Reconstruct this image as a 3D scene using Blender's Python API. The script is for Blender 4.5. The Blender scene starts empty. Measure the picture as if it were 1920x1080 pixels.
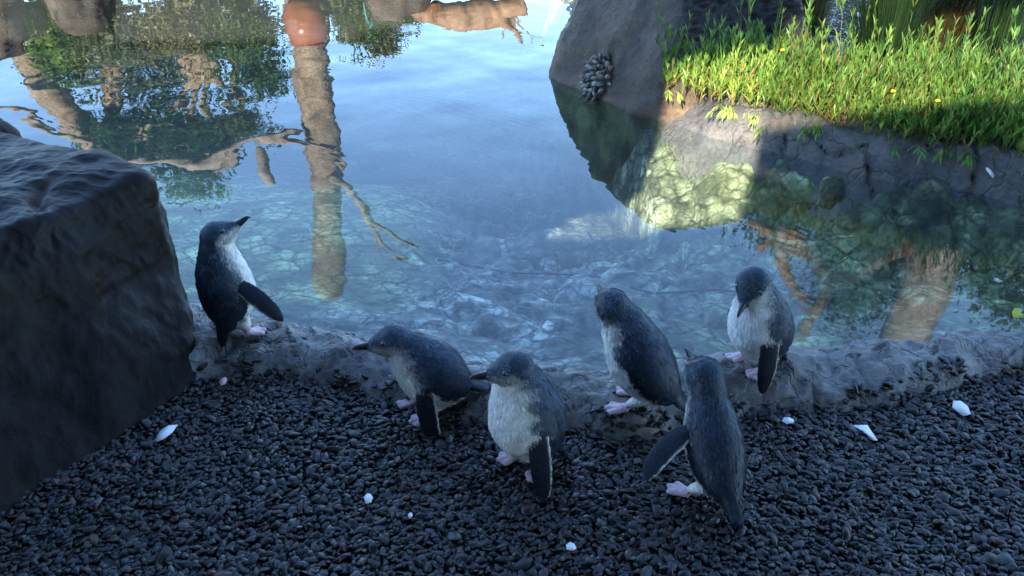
import bpy, bmesh, math, random
import numpy as np
from mathutils import Vector, Matrix, kdtree
from mathutils.bvhtree import BVHTree

R = math.radians
random.seed(7)
rng = np.random.default_rng(7)
scene = bpy.context.scene
col = scene.collection

# ------------------------------------------------------------------ camera, sky, sun, exposure
CAM_H, PITCH, HFOV = 1.2, 28.0, 60.0
cam_d = bpy.data.cameras.new('camera')
cam_d.sensor_width = 36.0
cam_d.angle = R(HFOV)
cam_d.clip_start = 0.02
cam_d.clip_end = 500
cam = bpy.data.objects.new('camera', cam_d)
col.objects.link(cam)
cam.location = (0, 0, CAM_H)
cam.rotation_euler = (R(90 - PITCH), 0, 0)
scene.camera = cam

SUN_EL = 32.0
SUN_TRAVEL = Vector((0.37, 0.93, 0)).normalized()          # light travels away from the viewer, to the right
world = bpy.data.worlds.new('World')
scene.world = world
world.use_nodes = True
wn = world.node_tree
bg = wn.nodes['Background']
sky = wn.nodes.new('ShaderNodeTexSky')
sky.sky_type = 'NISHITA'
sky.sun_disc = False
sky.sun_elevation = R(SUN_EL)
sky.sun_rotation = math.atan2(-SUN_TRAVEL.x, -SUN_TRAVEL.y)
sky.altitude = 0
sky.air_density = 1.0
sky.dust_density = 0.0
sky.ozone_density = 5.0
wn.links.new(sky.outputs[0], bg.inputs[0])
bg.inputs[1].default_value = 0.15
sun_d = bpy.data.lights.new('sun', 'SUN')
sun_d.energy = 3.3
sun_d.angle = R(0.5)
sun_d.color = (1.0, 0.93, 0.82)
sun = bpy.data.objects.new('sun', sun_d)
col.objects.link(sun)
d = Vector((SUN_TRAVEL.x * math.cos(R(SUN_EL)), SUN_TRAVEL.y * math.cos(R(SUN_EL)), -math.sin(R(SUN_EL))))
sun.rotation_euler = d.to_track_quat('-Z', 'Y').to_euler()
sun.location = (-3, -6, 8)
scene.view_settings.view_transform = 'Standard'
scene.view_settings.look = 'None'
scene.view_settings.exposure = 2.72
scene.view_settings.gamma = 1.0
scene.view_settings.use_curve_mapping = False
scene.render.engine = 'CYCLES'
scene.cycles.use_denoising = True
scene.cycles.max_bounces = 10
scene.cycles.transparent_max_bounces = 12

# ------------------------------------------------------------------ helpers
F = 960 / math.tan(R(HFOV / 2))
CP, SP = math.cos(R(PITCH)), math.sin(R(PITCH))
ZW = 0.02                                                     # water level

def ray(px, py):
    u, v = (px - 960) / F, (540 - py) / F
    return Vector((u, CP + v * SP, -SP + v * CP))
def on_z(px, py, z=0.0):
    r = ray(px, py); t = (z - CAM_H) / r.z
    return Vector((r.x * t, r.y * t, z))
def on_y(px, py, Y):
    r = ray(px, py); t = Y / r.y
    return Vector((r.x * t, Y, CAM_H + r.z * t))
def refl(px, py, Y):
    """a thing whose mirror image in the water shows at that pixel, at distance Y"""
    r = ray(px, py); t = Y / r.y
    return Vector((r.x * t, Y, 2 * ZW - CAM_H - r.z * t))

def tag(o, label=None, cat=None, group=None, kind=None):
    if label: o['label'] = label
    if cat: o['category'] = cat
    if group: o['group'] = group
    if kind: o['kind'] = kind
    return o
def empty(name, loc, rz=0.0):
    o = bpy.data.objects.new(name, None)
    o.empty_display_size = 0.05
    o.location = loc; o.rotation_euler = (0, 0, rz)
    col.objects.link(o)
    return o
def mesh_obj(name, verts, faces, mat, parent=None, smooth=True):
    me = bpy.data.meshes.new(name)
    if isinstance(verts, np.ndarray): verts = verts.tolist()
    if isinstance(faces, np.ndarray): faces = faces.tolist()
    me.from_pydata(verts, [], faces)
    if smooth: me.shade_smooth()
    me.update()
    if mat: me.materials.append(mat)
    o = bpy.data.objects.new(name, me)
    col.objects.link(o)
    if parent: o.parent = parent
    return o
def set_color(me, colors, name='col'):
    a = me.color_attributes.new(name, 'FLOAT_COLOR', 'POINT')
    c = np.ones((len(me.vertices), 4), dtype=np.float32)
    c[:, :3] = colors
    a.data.foreach_set('color', c.ravel())
def grid_faces(nu, nv, wrap=False):
    """vertex index = i*nv + j"""
    i = np.arange(nu - 1)[:, None]
    j = np.arange(nv if wrap else nv - 1)[None, :]
    j2 = (j + 1) % nv
    f = np.stack([i * nv + j, i * nv + j2, (i + 1) * nv + j2, (i + 1) * nv + j], -1)
    return f.reshape(-1, 4)

# vectorised noise
def _hash(ix, iy, iz, s):
    with np.errstate(over='ignore'):
        h = (ix.astype(np.uint32) * np.uint32(374761393) + iy.astype(np.uint32) * np.uint32(668265263)
             + iz.astype(np.uint32) * np.uint32(2246822519) + np.uint32(s * 3266489917 % 4294967295))
        h = (h ^ (h >> np.uint32(13))) * np.uint32(1274126177)
        h = h ^ (h >> np.uint32(16))
    return h.astype(np.float64) / 4294967295.0
def vnoise(P, s=0):
    P = np.asarray(P, float)
    i = np.floor(P).astype(np.int64); f = P - i
    w = f * f * f * (f * (f * 6 - 15) + 10)
    r = 0
    for a in (0, 1):
        for b in (0, 1):
            for c in (0, 1):
                k = ((w[:, 0] if a else 1 - w[:, 0]) * (w[:, 1] if b else 1 - w[:, 1]) * (w[:, 2] if c else 1 - w[:, 2]))
                r = r + k * _hash(i[:, 0] + a, i[:, 1] + b, i[:, 2] + c, s)
    return r * 2 - 1
def fbm(P, sc, octv=4, gain=0.5, s=0):
    P = np.asarray(P, float) * sc
    r, a, n = 0, 1.0, 0
    for k in range(octv):
        r = r + a * vnoise(P + 17.3 * k, s + k); n += a
        a *= gain; P = P * 2.03
    return r / n * 1.5
def ridged(P, sc, octv=4, gain=0.5, s=0):
    P = np.asarray(P, float) * sc
    r, a, n = 0, 1.0, 0
    for k in range(octv):
        r = r + a * (1 - 2 * np.abs(vnoise(P + 9.7 * k, s + k))); n += a
        a *= gain; P = P * 2.1
    return r / n
def worley(P2, sc, s=0):
    """F1, F2 and a random value of the nearest cell, in 2D"""
    P = np.asarray(P2, float) * sc
    i = np.floor(P).astype(np.int64)
    f1 = np.full(len(P), 9.0); f2 = np.full(len(P), 9.0); cid = np.zeros(len(P))
    for a in (-1, 0, 1):
        for b in (-1, 0, 1):
            ix, iy = i[:, 0] + a, i[:, 1] + b
            z = np.zeros_like(ix)
            cx = ix + _hash(ix, iy, z, s); cy = iy + _hash(ix, iy, z + 1, s)
            dd = np.hypot(cx - P[:, 0], cy - P[:, 1])
            near = dd < f1
            f2 = np.where(near, f1, np.minimum(f2, dd))
            cid = np.where(near, _hash(ix, iy, z + 2, s), cid)
            f1 = np.where(near, dd, f1)
    return f1, f2, cid
def sstep(a, b, x):
    t = np.clip((x - a) / (b - a), 0, 1)
    return t * t * (3 - 2 * t)

# ------------------------------------------------------------------ materials
def new_mat(name):
    m = bpy.data.materials.new(name); m.use_nodes = True
    nt = m.node_tree
    return m, nt, nt.nodes['Principled BSDF'], nt.nodes['Material Output']
def nd(nt, t, **kw):
    n = nt.nodes.new(t)
    for k, v in kw.items():
        if k.startswith('i_'): n.inputs[k[2:].replace('_', ' ')].default_value = v
        else: setattr(n, k, v)
    return n
def rgb(c): return (c[0], c[1], c[2], 1.0)

def rock_mat(name, cols, scale=3.0, rough=(0.45, 0.75), bump=0.5, bscale=40, crack=0.0, crack_scale=5, crack_w=.05, attr=None, moss=None, dist=0.004, spec=0.5, veins=()):
    m, nt, p, out = new_mat(name)
    L = nt.links.new
    tc = nd(nt, 'ShaderNodeNewGeometry')
    n1 = nd(nt, 'ShaderNodeTexNoise', i_Scale=scale, i_Detail=9.0, i_Roughness=0.62)
    L(tc.outputs['Position'], n1.inputs['Vector'])
    ramp = nd(nt, 'ShaderNodeValToRGB')
    e = ramp.color_ramp.elements
    pos = np.linspace(0.3, 0.7, len(cols))
    e[0].position = pos[0]; e[0].color = rgb(cols[0])
    e[1].position = pos[-1]; e[1].color = rgb(cols[-1])
    for k in range(1, len(cols) - 1):
        q = e.new(pos[k]); q.color = rgb(cols[k])
    L(n1.outputs[0], ramp.inputs[0])
    n2 = nd(nt, 'ShaderNodeTexNoise', i_Scale=bscale, i_Detail=6.0, i_Roughness=0.7)
    L(tc.outputs['Position'], n2.inputs['Vector'])
    mul = nd(nt, 'ShaderNodeMix', data_type='RGBA', blend_type='MULTIPLY')
    mul.inputs[0].default_value = 1.0
    sp = nd(nt, 'ShaderNodeValToRGB')
    sp.color_ramp.elements[0].position = 0.3; sp.color_ramp.elements[0].color = (0.55, 0.55, 0.55, 1)
    sp.color_ramp.elements[1].position = 0.7; sp.color_ramp.elements[1].color = (1.25, 1.25, 1.25, 1)
    L(n2.outputs[0], sp.inputs[0])
    L(ramp.outputs[0], mul.inputs[6]); L(sp.outputs[0], mul.inputs[7])
    c = mul.outputs[2]
    if moss:
        n3 = nd(nt, 'ShaderNodeTexNoise', i_Scale=moss[1], i_Detail=8.0, i_Roughness=0.65)
        L(tc.outputs['Position'], n3.inputs['Vector'])
        mr = nd(nt, 'ShaderNodeMapRange'); mr.inputs[1].default_value = moss[2]; mr.inputs[2].default_value = moss[2] + 0.12
        L(n3.outputs[0], mr.inputs[0])
        mx = nd(nt, 'ShaderNodeMix', data_type='RGBA'); L(mr.outputs[0], mx.inputs[0]); L(c, mx.inputs[6])
        mx.inputs[7].default_value = rgb(moss[0]); c = mx.outputs[2]
    for vs, vw, lo in veins:
        nw = nd(nt, 'ShaderNodeTexNoise', i_Scale=vs * .8, i_Detail=4.0); L(tc.outputs['Position'], nw.inputs['Vector'])
        av = nd(nt, 'ShaderNodeVectorMath', operation='MULTIPLY_ADD'); L(nw.outputs[1], av.inputs[0]); av.inputs[1].default_value = (1.1 / vs,) * 3; L(tc.outputs['Position'], av.inputs[2])
        vo = nd(nt, 'ShaderNodeTexVoronoi', feature='DISTANCE_TO_EDGE', i_Scale=vs); L(av.outputs[0], vo.inputs['Vector'])
        mr = nd(nt, 'ShaderNodeMapRange'); mr.inputs[2].default_value = vw; mr.inputs[3].default_value = lo; mr.inputs[4].default_value = 1.12
        L(vo.outputs[0], mr.inputs[0])
        mx = nd(nt, 'ShaderNodeMix', data_type='RGBA', blend_type='MULTIPLY'); L(n2.outputs[0], mx.inputs[0]); mx.inputs[0].default_value = 1.0
        fm = nd(nt, 'ShaderNodeMapRange'); fm.inputs[1].default_value = .38; fm.inputs[2].default_value = .55; L(n1.outputs[0], fm.inputs[0]); L(fm.outputs[0], mx.inputs[0])
        L(c, mx.inputs[6]); L(mr.outputs[0], mx.inputs[7]); c = mx.outputs[2]
    if attr:
        at = nd(nt, 'ShaderNodeAttribute', attribute_name=attr)
        mx = nd(nt, 'ShaderNodeMix', data_type='RGBA', blend_type='MULTIPLY'); mx.inputs[0].default_value = 1.0
        L(c, mx.inputs[6]); L(at.outputs[0], mx.inputs[7]); c = mx.outputs[2]
    L(c, p.inputs['Base Color'])
    rr = nd(nt, 'ShaderNodeMapRange'); rr.inputs[1].default_value = 0.35; rr.inputs[2].default_value = 0.65
    rr.inputs[3].default_value = rough[0]; rr.inputs[4].default_value = rough[1]
    L(n1.outputs[0], rr.inputs[0]); L(rr.outputs[0], p.inputs['Roughness'])
    p.inputs['Specular IOR Level'].default_value = spec
    b = nd(nt, 'ShaderNodeBump', i_Strength=bump, i_Distance=dist)
    h = n2.outputs[0]
    if crack:
        nw = nd(nt, 'ShaderNodeTexNoise', i_Scale=crack_scale * 1.3, i_Detail=3.0)
        L(tc.outputs['Position'], nw.inputs['Vector'])
        av = nd(nt, 'ShaderNodeMix', data_type='VECTOR'); av.inputs[0].default_value = 0.25
        L(tc.outputs['Position'], av.inputs[4]); L(nw.outputs[1], av.inputs[5])
        v = nd(nt, 'ShaderNodeTexVoronoi', feature='DISTANCE_TO_EDGE', i_Scale=crack_scale)
        L(av.outputs[1], v.inputs['Vector'])
        m2 = nd(nt, 'ShaderNodeMapRange'); m2.inputs[1].default_value = 0.0; m2.inputs[2].default_value = crack_w
        m2.inputs[3].default_value = -crack; m2.inputs[4].default_value = 0.0
        L(v.outputs[0], m2.inputs[0])
        ad = nd(nt, 'ShaderNodeMath', operation='ADD'); L(h, ad.inputs[0]); L(m2.outputs[0], ad.inputs[1]); h = ad.outputs[0]
    L(h, b.inputs['Height']); L(b.outputs[0], p.inputs['Normal'])
    return m

def attr_mat(name, rough=0.6, noise=0.25, nscale=60, translucent=0.0, bump=0.0, spec=0.5, attr='col', atype='GEOMETRY', sheen=0.0):
    m, nt, p, out = new_mat(name)
    L = nt.links.new
    at = nd(nt, 'ShaderNodeAttribute', attribute_name=attr, attribute_type=atype)
    tc = nd(nt, 'ShaderNodeTexCoord')
    n1 = nd(nt, 'ShaderNodeTexNoise', i_Scale=nscale, i_Detail=5.0)
    L(tc.outputs['Object'], n1.inputs['Vector'])
    mr = nd(nt, 'ShaderNodeMapRange'); mr.inputs[1].default_value = 0.3; mr.inputs[2].default_value = 0.7
    mr.inputs[3].default_value = 1 - noise; mr.inputs[4].default_value = 1 + noise
    L(n1.outputs[0], mr.inputs[0])
    mx = nd(nt, 'ShaderNodeMix', data_type='RGBA', blend_type='MULTIPLY'); mx.inputs[0].default_value = 1.0
    L(at.outputs[0], mx.inputs[6]); L(mr.outputs[0], mx.inputs[7])
    L(mx.outputs[2], p.inputs['Base Color'])
    p.inputs['Roughness'].default_value = rough
    p.inputs['Specular IOR Level'].default_value = spec
    if sheen: p.inputs['Sheen Weight'].default_value = sheen
    if bump:
        b = nd(nt, 'ShaderNodeBump', i_Strength=bump, i_Distance=0.002)
        L(n1.outputs[0], b.inputs['Height']); L(b.outputs[0], p.inputs['Normal'])
    if translucent:
        tr = nd(nt, 'ShaderNodeBsdfTranslucent'); L(mx.outputs[2], tr.inputs[0])
        ms = nd(nt, 'ShaderNodeMixShader'); ms.inputs[0].default_value = translucent
        L(p.outputs[0], ms.inputs[1]); L(tr.outputs[0], ms.inputs[2]); L(ms.outputs[0], out.inputs[0])
    return m

MAT = {}
MAT['gravel_base'] = rock_mat('dark_gravel_bed', [(.008, .007, .006), (.02, .018, .016)], 60, (.5, .8), .6, 120)
MAT['earth'] = rock_mat('earth', [(.06, .05, .035), (.12, .10, .07)], 2.0, (.8, .95), .6, 30, attr='col')
MAT['rim'] = rock_mat('rim_rock', [(.06, .055, .048), (.18, .165, .145), (.36, .335, .295)], 7.0, (.3, .6), .95, 60, crack=0.6, crack_scale=9, moss=((.13, .10, .065), 5.0, 0.58), dist=.007)
MAT['bank'] = rock_mat('bank_rock', [(.045, .042, .038), (.095, .088, .078), (.16, .145, .125)], 5.0, (.4, .7), .9, 45, crack=0.45, crack_scale=6, moss=((.12, .085, .05), 4.0, 0.55), dist=.012)
MAT['boulder'] = rock_mat('boulder_rock', [(.005, .0034, .0022), (.0105, .0074, .005), (.02, .0148, .0105)], 3.0, (.38, .58), .5, 34, attr='col', dist=0.005, spec=0.11)
MAT['big_rock'] = rock_mat('big_rock', [(.035, .022, .013), (.09, .06, .036), (.19, .135, .085)], 4.5, (.35, .65), 1.0, 80, attr='col', dist=.012)
MAT['bed'] = rock_mat('pond_bed_rock', [(.05, .053, .043), (.22, .22, .18), (.58, .56, .48)], 6.5, (.7, .9), .8, 28, crack=0.45, crack_scale=7, crack_w=.13, attr='col', moss=((.13, .15, .05), 2.2, 0.58), dist=0.014, veins=((9, .10, .28), (21, .14, .45)))
MAT['pebble'] = attr_mat('pebble_stone', 0.32, 0.3, 45, spec=0.36, attr='col', atype='INSTANCER')
MAT['feather'] = attr_mat('plumage', 0.55, 0.22, 260, bump=0.25, spec=0.35)
MAT['feather_card'] = attr_mat('feathers', 0.5, 0.10, 200, spec=0.4)
MAT['leaf'] = attr_mat('leaf', 0.45, 0.2, 30, translucent=0.35, spec=0.4)
MAT['bark'] = rock_mat('bark', [(.16, .11, .065), (.36, .27, .17), (.52, .41, .28)], 9.0, (.7, .9), .8, 35, moss=((.06, .075, .02), 3.0, 0.60), dist=0.02)
MAT['driftwood'] = rock_mat('driftwood', [(.22, .17, .12), (.40, .33, .25), (.52, .45, .36)], 7.0, (.6, .85), .6, 40, dist=0.01)
MAT['orange_wood'] = rock_mat('orange_wood', [(.20, .10, .05), (.36, .20, .10), (.46, .29, .16)], 6.0, (.5, .8), .5, 40)
MAT['mussel'] = attr_mat('mussel_shell', 0.4, 0.35, 90, spec=0.5)
MAT['timber'] = rock_mat('dark_timber', [(.035, .028, .022), (.07, .055, .042)], 4.0, (.6, .8), .4, 30)

def plain(name, c, rough=0.5, spec=0.5, noise=0.12, nscale=90):
    m, nt, p, out = new_mat(name)
    tc = nd(nt, 'ShaderNodeTexCoord'); n1 = nd(nt, 'ShaderNodeTexNoise', i_Scale=nscale, i_Detail=4.0)
    nt.links.new(tc.outputs['Object'], n1.inputs['Vector'])
    r = nd(nt, 'ShaderNodeValToRGB')
    r.color_ramp.elements[0].position = .3; r.color_ramp.elements[1].position = .7
    r.color_ramp.elements[0].color = rgb([x * (1 - noise) for x in c]); r.color_ramp.elements[1].color = rgb([x * (1 + noise) for x in c])
    nt.links.new(n1.outputs[0], r.inputs[0]); nt.links.new(r.outputs[0], p.inputs['Base Color'])
    p.inputs['Roughness'].default_value = rough; p.inputs['Specular IOR Level'].default_value = spec
    return m
MAT['bill'] = plain('bill_horn', (.028, .026, .032), 0.3, 0.5, .4)
MAT['iris'] = plain('eye_iris', (.10, .10, .10), 0.08, 0.6)
MAT['pupil'] = plain('eye_pupil', (.004, .004, .005), 0.05, 0.7)
MAT['claw'] = plain('claw_horn', (.03, .025, .028), 0.4)
MAT['shell'] = plain('white_shell', (.82, .82, .80), 0.45, 0.5, .06, 50)
MAT['pink_shell'] = plain('pink_shell', (.70, .42, .40), 0.45, 0.5, .15, 50)
MAT['cable'] = plain('cable', (.02, .022, .012), 0.6)
MAT['hose'] = plain('green_hose', (.03, .22, .17), 0.4)
MAT['yellow'] = plain('yellow_flower', (.75, .55, .04), 0.6)

def water_mat():
    m, nt, p, out = new_mat('pond_water')
    L = nt.links.new
    nt.nodes.remove(p)
    g = nd(nt, 'ShaderNodeNewGeometry')
    # long lazy swell, middle wobble and patches of fine ripples
    mp = nd(nt, 'ShaderNodeMapping'); mp.inputs['Scale'].default_value = (1.0, 0.75, 1.0)
    L(g.outputs['Position'], mp.inputs[0])
    n1 = nd(nt, 'ShaderNodeTexNoise', i_Scale=2.2, i_Detail=1.5, i_Roughness=0.4)
    L(mp.outputs[0], n1.inputs['Vector'])
    n2 = nd(nt, 'ShaderNodeTexNoise', i_Scale=7.0, i_Detail=1.0, i_Roughness=0.4)
    L(mp.outputs[0], n2.inputs['Vector'])
    wv = nd(nt, 'ShaderNodeTexWave', wave_type='BANDS', bands_direction='DIAGONAL', i_Scale=9.0, i_Distortion=9.0, i_Detail=1.0)
    wv.inputs['Detail Scale'].default_value = 0.35
    L(g.outputs['Position'], wv.inputs['Vector'])
    nm = nd(nt, 'ShaderNodeTexNoise', i_Scale=1.7, i_Detail=1.0)
    L(g.outputs['Position'], nm.inputs['Vector'])
    mk = nd(nt, 'ShaderNodeMapRange'); mk.inputs[1].default_value = 0.45; mk.inputs[2].default_value = 0.7
    L(nm.outputs[0], mk.inputs[0])
    w2 = nd(nt, 'ShaderNodeMath', operation='MULTIPLY'); L(wv.outputs[1], w2.inputs[0]); L(mk.outputs[0], w2.inputs[1])
    def scaled(o, k):
        q = nd(nt, 'ShaderNodeMath', operation='MULTIPLY'); L(o, q.inputs[0]); q.inputs[1].default_value = k; return q.outputs[0]
    def add(a, b):
        q = nd(nt, 'ShaderNodeMath', operation='ADD'); L(a, q.inputs[0]); L(b, q.inputs[1]); return q.outputs[0]
    sx = nd(nt, 'ShaderNodeSeparateXYZ'); L(g.outputs['Position'], sx.inputs[0])
    cm = nd(nt, 'ShaderNodeMapRange', interpolation_type='SMOOTHSTEP'); cm.inputs[1].default_value = 2.2; cm.inputs[2].default_value = 4.6; cm.inputs[3].default_value = .35; cm.inputs[4].default_value = 1.0
    L(sx.outputs[1], cm.inputs[0])
    swell = nd(nt, 'ShaderNodeMath', operation='MULTIPLY'); L(add(scaled(n1.outputs[0], 12.0), scaled(n2.outputs[0], 1.4)), swell.inputs[0]); L(cm.outputs[0], swell.inputs[1])
    h = add(swell.outputs[0], scaled(w2.outputs[0], 0.10))
    b = nd(nt, 'ShaderNodeBump', i_Strength=1.0, i_Distance=0.001)
    L(h, b.inputs['Height'])
    fr = nd(nt, 'ShaderNodeFresnel'); L(b.outputs[0], fr.inputs['Normal'])
    io = nd(nt, 'ShaderNodeMapRange'); io.inputs[3].default_value = 1.36; io.inputs[4].default_value = 1 / 1.36
    L(g.outputs['Backfacing'], io.inputs[0]); L(io.outputs[0], fr.inputs['IOR'])
    gl = nd(nt, 'ShaderNodeBsdfGlossy', i_Roughness=0.0); L(b.outputs[0], gl.inputs['Normal'])
    tr = nd(nt, 'ShaderNodeBsdfTransparent'); tr.inputs[0].default_value = (0.90, 0.96, 0.96, 1)
    ms = nd(nt, 'ShaderNodeMixShader')
    L(fr.outputs[0], ms.inputs[0]); L(tr.outputs[0], ms.inputs[1]); L(gl.outputs[0], ms.inputs[2])
    L(ms.outputs[0], out.inputs[0])
    return m
MAT['water'] = water_mat()

# ------------------------------------------------------------------ the shape of the place
def line_from(pixels, z):
    pts = [on_z(x, y, z) for x, y in pixels]
    return np.array([p.x for p in pts]), np.array([p.y for p in pts])
WX, WY = line_from([(330, 575), (480, 598), (560, 618), (650, 640), (760, 662), (870, 682), (980, 700), (1070, 702), (1170, 692), (1270, 680), (1380, 668), (1480, 655), (1600, 652), (1700, 645), (1800, 636), (1920, 636)], ZW)
GX, GY = line_from([(340, 715), (420, 705), (520, 718), (640, 732), (740, 762), (800, 792), (900, 800), (1000, 806), (1120, 818), (1220, 826), (1300, 800), (1380, 785), (1500, 780), (1580, 772), (1640, 762), (1760, 742), (1920, 702)], 0.0)
BX, BY = line_from([(1035, 148), (1130, 196), (1230, 228), (1330, 258), (1480, 292), (1660, 342), (1800, 362), (1920, 388)], ZW)
FARY = 7.0
def Wl(x): return np.interp(x, WX, WY)
def Gl(x): return np.interp(x, GX, GY)
def Bl(x):
    x = np.asarray(x, float)
    y = np.interp(x, BX, BY)
    y = np.where(x > BX[-1], BY[-1] - 0.25 * (x - BX[-1]), y)
    return np.where(x < BX[2], np.minimum(FARY, BY[2] + (BX[2] - x) * 15), y)

def bed_z(x, y):
    x = np.asarray(x, float); y = np.asarray(y, float)
    dn = y - Wl(x)
    bb = np.where(x > BX[-1], BY[-1] - .25 * (x - BX[-1]), np.interp(x, BX, BY)); bb = np.where(x < BX[0] + .38, np.minimum(FARY + 1, bb + (BX[0] + .38 - x) * 10), bb)
    df = bb - y
    z = np.interp(dn, [-.4, 0, .06, .2, .5, 1.0, 2.0, 4.0], [-.10, -.035, -.07, -.12, -.19, -.29, -.5, -.7])
    zf = np.interp(df, [-.3, 0, .1, .3, .7, 1.5], [.0, -.03, -.10, -.2, -.32, -.8])
    z = np.maximum(z, zf)
    P = np.stack([x, y, np.zeros_like(x)], -1)
    sd_ = sstep(-.1, -.6, x) * sstep(2.25, 2.5, y) * sstep(5.2, 2.9, y + .7 * fbm(P, 1.3, 3, s=2))
    z = np.where(z < -.2, z + (-.20 - z) * .65 * sd_, z)
    wx = fbm(P, 2.2, 3, s=3) * .22; wy = fbm(P, 2.2, 3, s=8) * .22
    f1, f2, cid = worley(np.stack([x + wx, (y + wy) * 1.25], -1), 4.2, 5)
    sand = sstep(-.15, -.55, x) * sstep(2.25, 2.5, y)
    calm = 1 - .85 * sand
    amp = np.clip(dn * 1.2, .15, 1) * calm
    rg = ridged(P + np.stack([wx, wy, wx], -1), 2.6, 5, .55, 11)
    return z + amp * ((cid - .5) * .04 + .035 * rg + .02 * fbm(P, 14, 3, s=21) + .025 * sstep(0, .25, f2 - f1))

def rim_z(x, y):
    x = np.asarray(x, float); y = np.asarray(y, float)
    P = np.stack([x, y, np.zeros_like(x)], -1)
    g = Gl(x) + .022 * fbm(P * [1, 0, 1], 9, 3, s=31)
    w = Wl(x) + .012 * fbm(P * [1, 0, 1], 7, 3, s=33)
    t = (y - g) / (w - g)
    z = np.interp(t, [-.6, -.2, 0, .12, .35, .6, .85, 1.0, 1.15, 1.6, 2.2], [-.10, -.045, .0, .028, .052, .060, .047, .02, -.025, -.11, -.22])
    a = sstep(-.25, .15, t)
    wx = fbm(P, 5, 3, s=41) * .1
    f1, f2, cid = worley(np.stack([x + wx, y * 1.4 + wx], -1), 8.5, 9)
    strata = ridged(P * [1, .35, 1] + np.stack([wx, wx, wx], -1), 9, 4, .5, 45)
    z = z + a * ((cid - .5) * .010 - .009 * sstep(.045, 0, f2 - f1) + .014 * strata + .010 * fbm(P, 12, 3, s=53) + .005 * fbm(P, 38, 3, s=51))
    # the place where the centre of the ledge has broken low
    return z

def bank_z(off):
    return np.interp(off, [-.3, -.05, 0, .03, .06, .1, .2, .6, 3], [-.25, -.05, .02, .085, .13, .16, .175, .19, .20])

# ground sheet to the horizon, hollow under the pond
def axis(dense_a, dense_b, step, far):
    a = np.arange(dense_a, dense_b + 1e-6, step)
    lo = dense_a - np.geomspace(step, far, 22)[::-1]
    hi = dense_b + np.geomspace(step, far, 22)
    return np.concatenate([lo, a, hi])
gx = axis(-7, 7, .12, 220); gy = axis(-1, 9, .12, 220)
X, Y = np.meshgrid(gx, gy, indexing='ij'); X = X.ravel(); Y = Y.ravel()
inp = (Y > Wl(X) - .1) & (Y < Bl(X) + .12) & (X > -6.5) & (X < 6.5)
Z = np.where(Y < Wl(X) - .1, -.012, 0)
land = (Y >= Bl(X) + .12)
off = Y - Bl(X)
P3 = np.stack([X, Y, X * 0], -1)
Z = np.where(land, np.interp(off, [.1, .3, 2, 6], [.05, .12, .17, .3]) + .05 * fbm(P3, .8, 3), Z)
Z = np.where((X <= -6.5) | (X >= 6.5), np.where(Y > 2, .1, -.012), Z)
Z = np.where(inp, -1.1, Z)
Z = np.where((np.abs(X) > 9) | (Y > 12), .12 + .02 * fbm(P3, .05, 2), Z)
fcs = grid_faces(len(gx), len(gy))[:, ::-1]
ground = mesh_obj('ground', np.stack([X, Y, Z], -1), fcs, MAT['earth'])
dim_mask = (inp | ((off > 0) & (off < .3)))[:, None]  # underwater slope painted dark, so sun reaching it does not show
set_color(ground.data, np.where(dim_mask, np.array([.03, .04, .025]), 1.0))
tag(ground, kind='structure')
# dark gravel bed under the pebbles
gx = np.arange(-3.2, 3.4, .05); gy = np.linspace(0, 1, 34)
XX, TT = np.meshgrid(gx, gy, indexing='ij'); XX = XX.ravel(); TT = TT.ravel()
YY = -1.0 + TT * (Gl(XX) + .06 + 1.0)
ZZ = -.006 + .004 * fbm(np.stack([XX, YY, XX * 0], -1), 3, 2)
tag(mesh_obj('gravel_bed', np.stack([XX, YY, ZZ], -1), grid_faces(len(gx), 34)[:, ::-1], MAT['gravel_base']), kind='structure')

# pond bed
bx = np.concatenate([np.arange(-6.4, -1.6, .06), np.arange(-1.6, 2.6, .014), np.arange(2.6, 6.4, .06)])
bt = np.concatenate([np.linspace(0, 1.5, 115), np.linspace(1.5, 6, 50)[1:]])
XX, TT = np.meshgrid(bx, bt, indexing='ij'); XX = XX.ravel(); TT = TT.ravel()
YY = Wl(XX) - .02 + TT
YY = np.minimum(YY, Bl(XX) + .10)
ZZ = bed_z(XX, YY)
bed = mesh_obj('pond_bed', np.stack([XX, YY, ZZ], -1), grid_faces(len(bx), len(bt))[:, ::-1], MAT['bed'])
PB = np.stack([XX, YY, XX * 0], -1)
green = np.clip(sstep(.15, .8, XX + .25 * fbm(PB, 1.5, 3, s=61)) * .8 + .9 * sstep(-.15, -.5, XX) * sstep(2.3, 2.6, YY), 0, 1)
green = np.clip(green + .35 * sstep(.2, .9, fbm(PB, 2.5, 4, s=63)), 0, 1)
tint = (1 - green)[:, None] * np.array([1, 1, 1.0]) + green[:, None] * np.array([.66, .74, .36])
dk = 1 - .45 * sstep(.0, .7, fbm(PB, 7, 4, s=65))[:, None] * green[:, None]
deep_fade = sstep(-.27, -.50, ZZ)[:, None]                          # bed painted darker green with depth, for light the deep water absorbs
fa = worley(np.stack([XX + .05 * fbm(PB, 6, 3, s=67), (YY + .05 * fbm(PB, 6, 3, s=68)) * 1.3], -1), 8.5, 69)
fb = worley(np.stack([XX + .04 * fbm(PB, 9, 3, s=57), (YY + .04 * fbm(PB, 9, 3, s=58)) * 1.2], -1), 17, 59)
sandm = sstep(-.15, -.55, XX) * sstep(2.25, 2.5, YY)
facet = (.45 + .95 * fa[2]) * (.65 + .7 * fb[2]) * (1 - .45 * sstep(.12, .0, fa[1] - fa[0]))
facet = facet * (1 - sandm) + 1.35 * sandm
dk = dk * facet[:, None]
set_color(bed.data, tint * dk * (1 - deep_fade) + deep_fade * np.array([.13, .17, .10]))
tag(bed, kind='structure')

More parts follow.
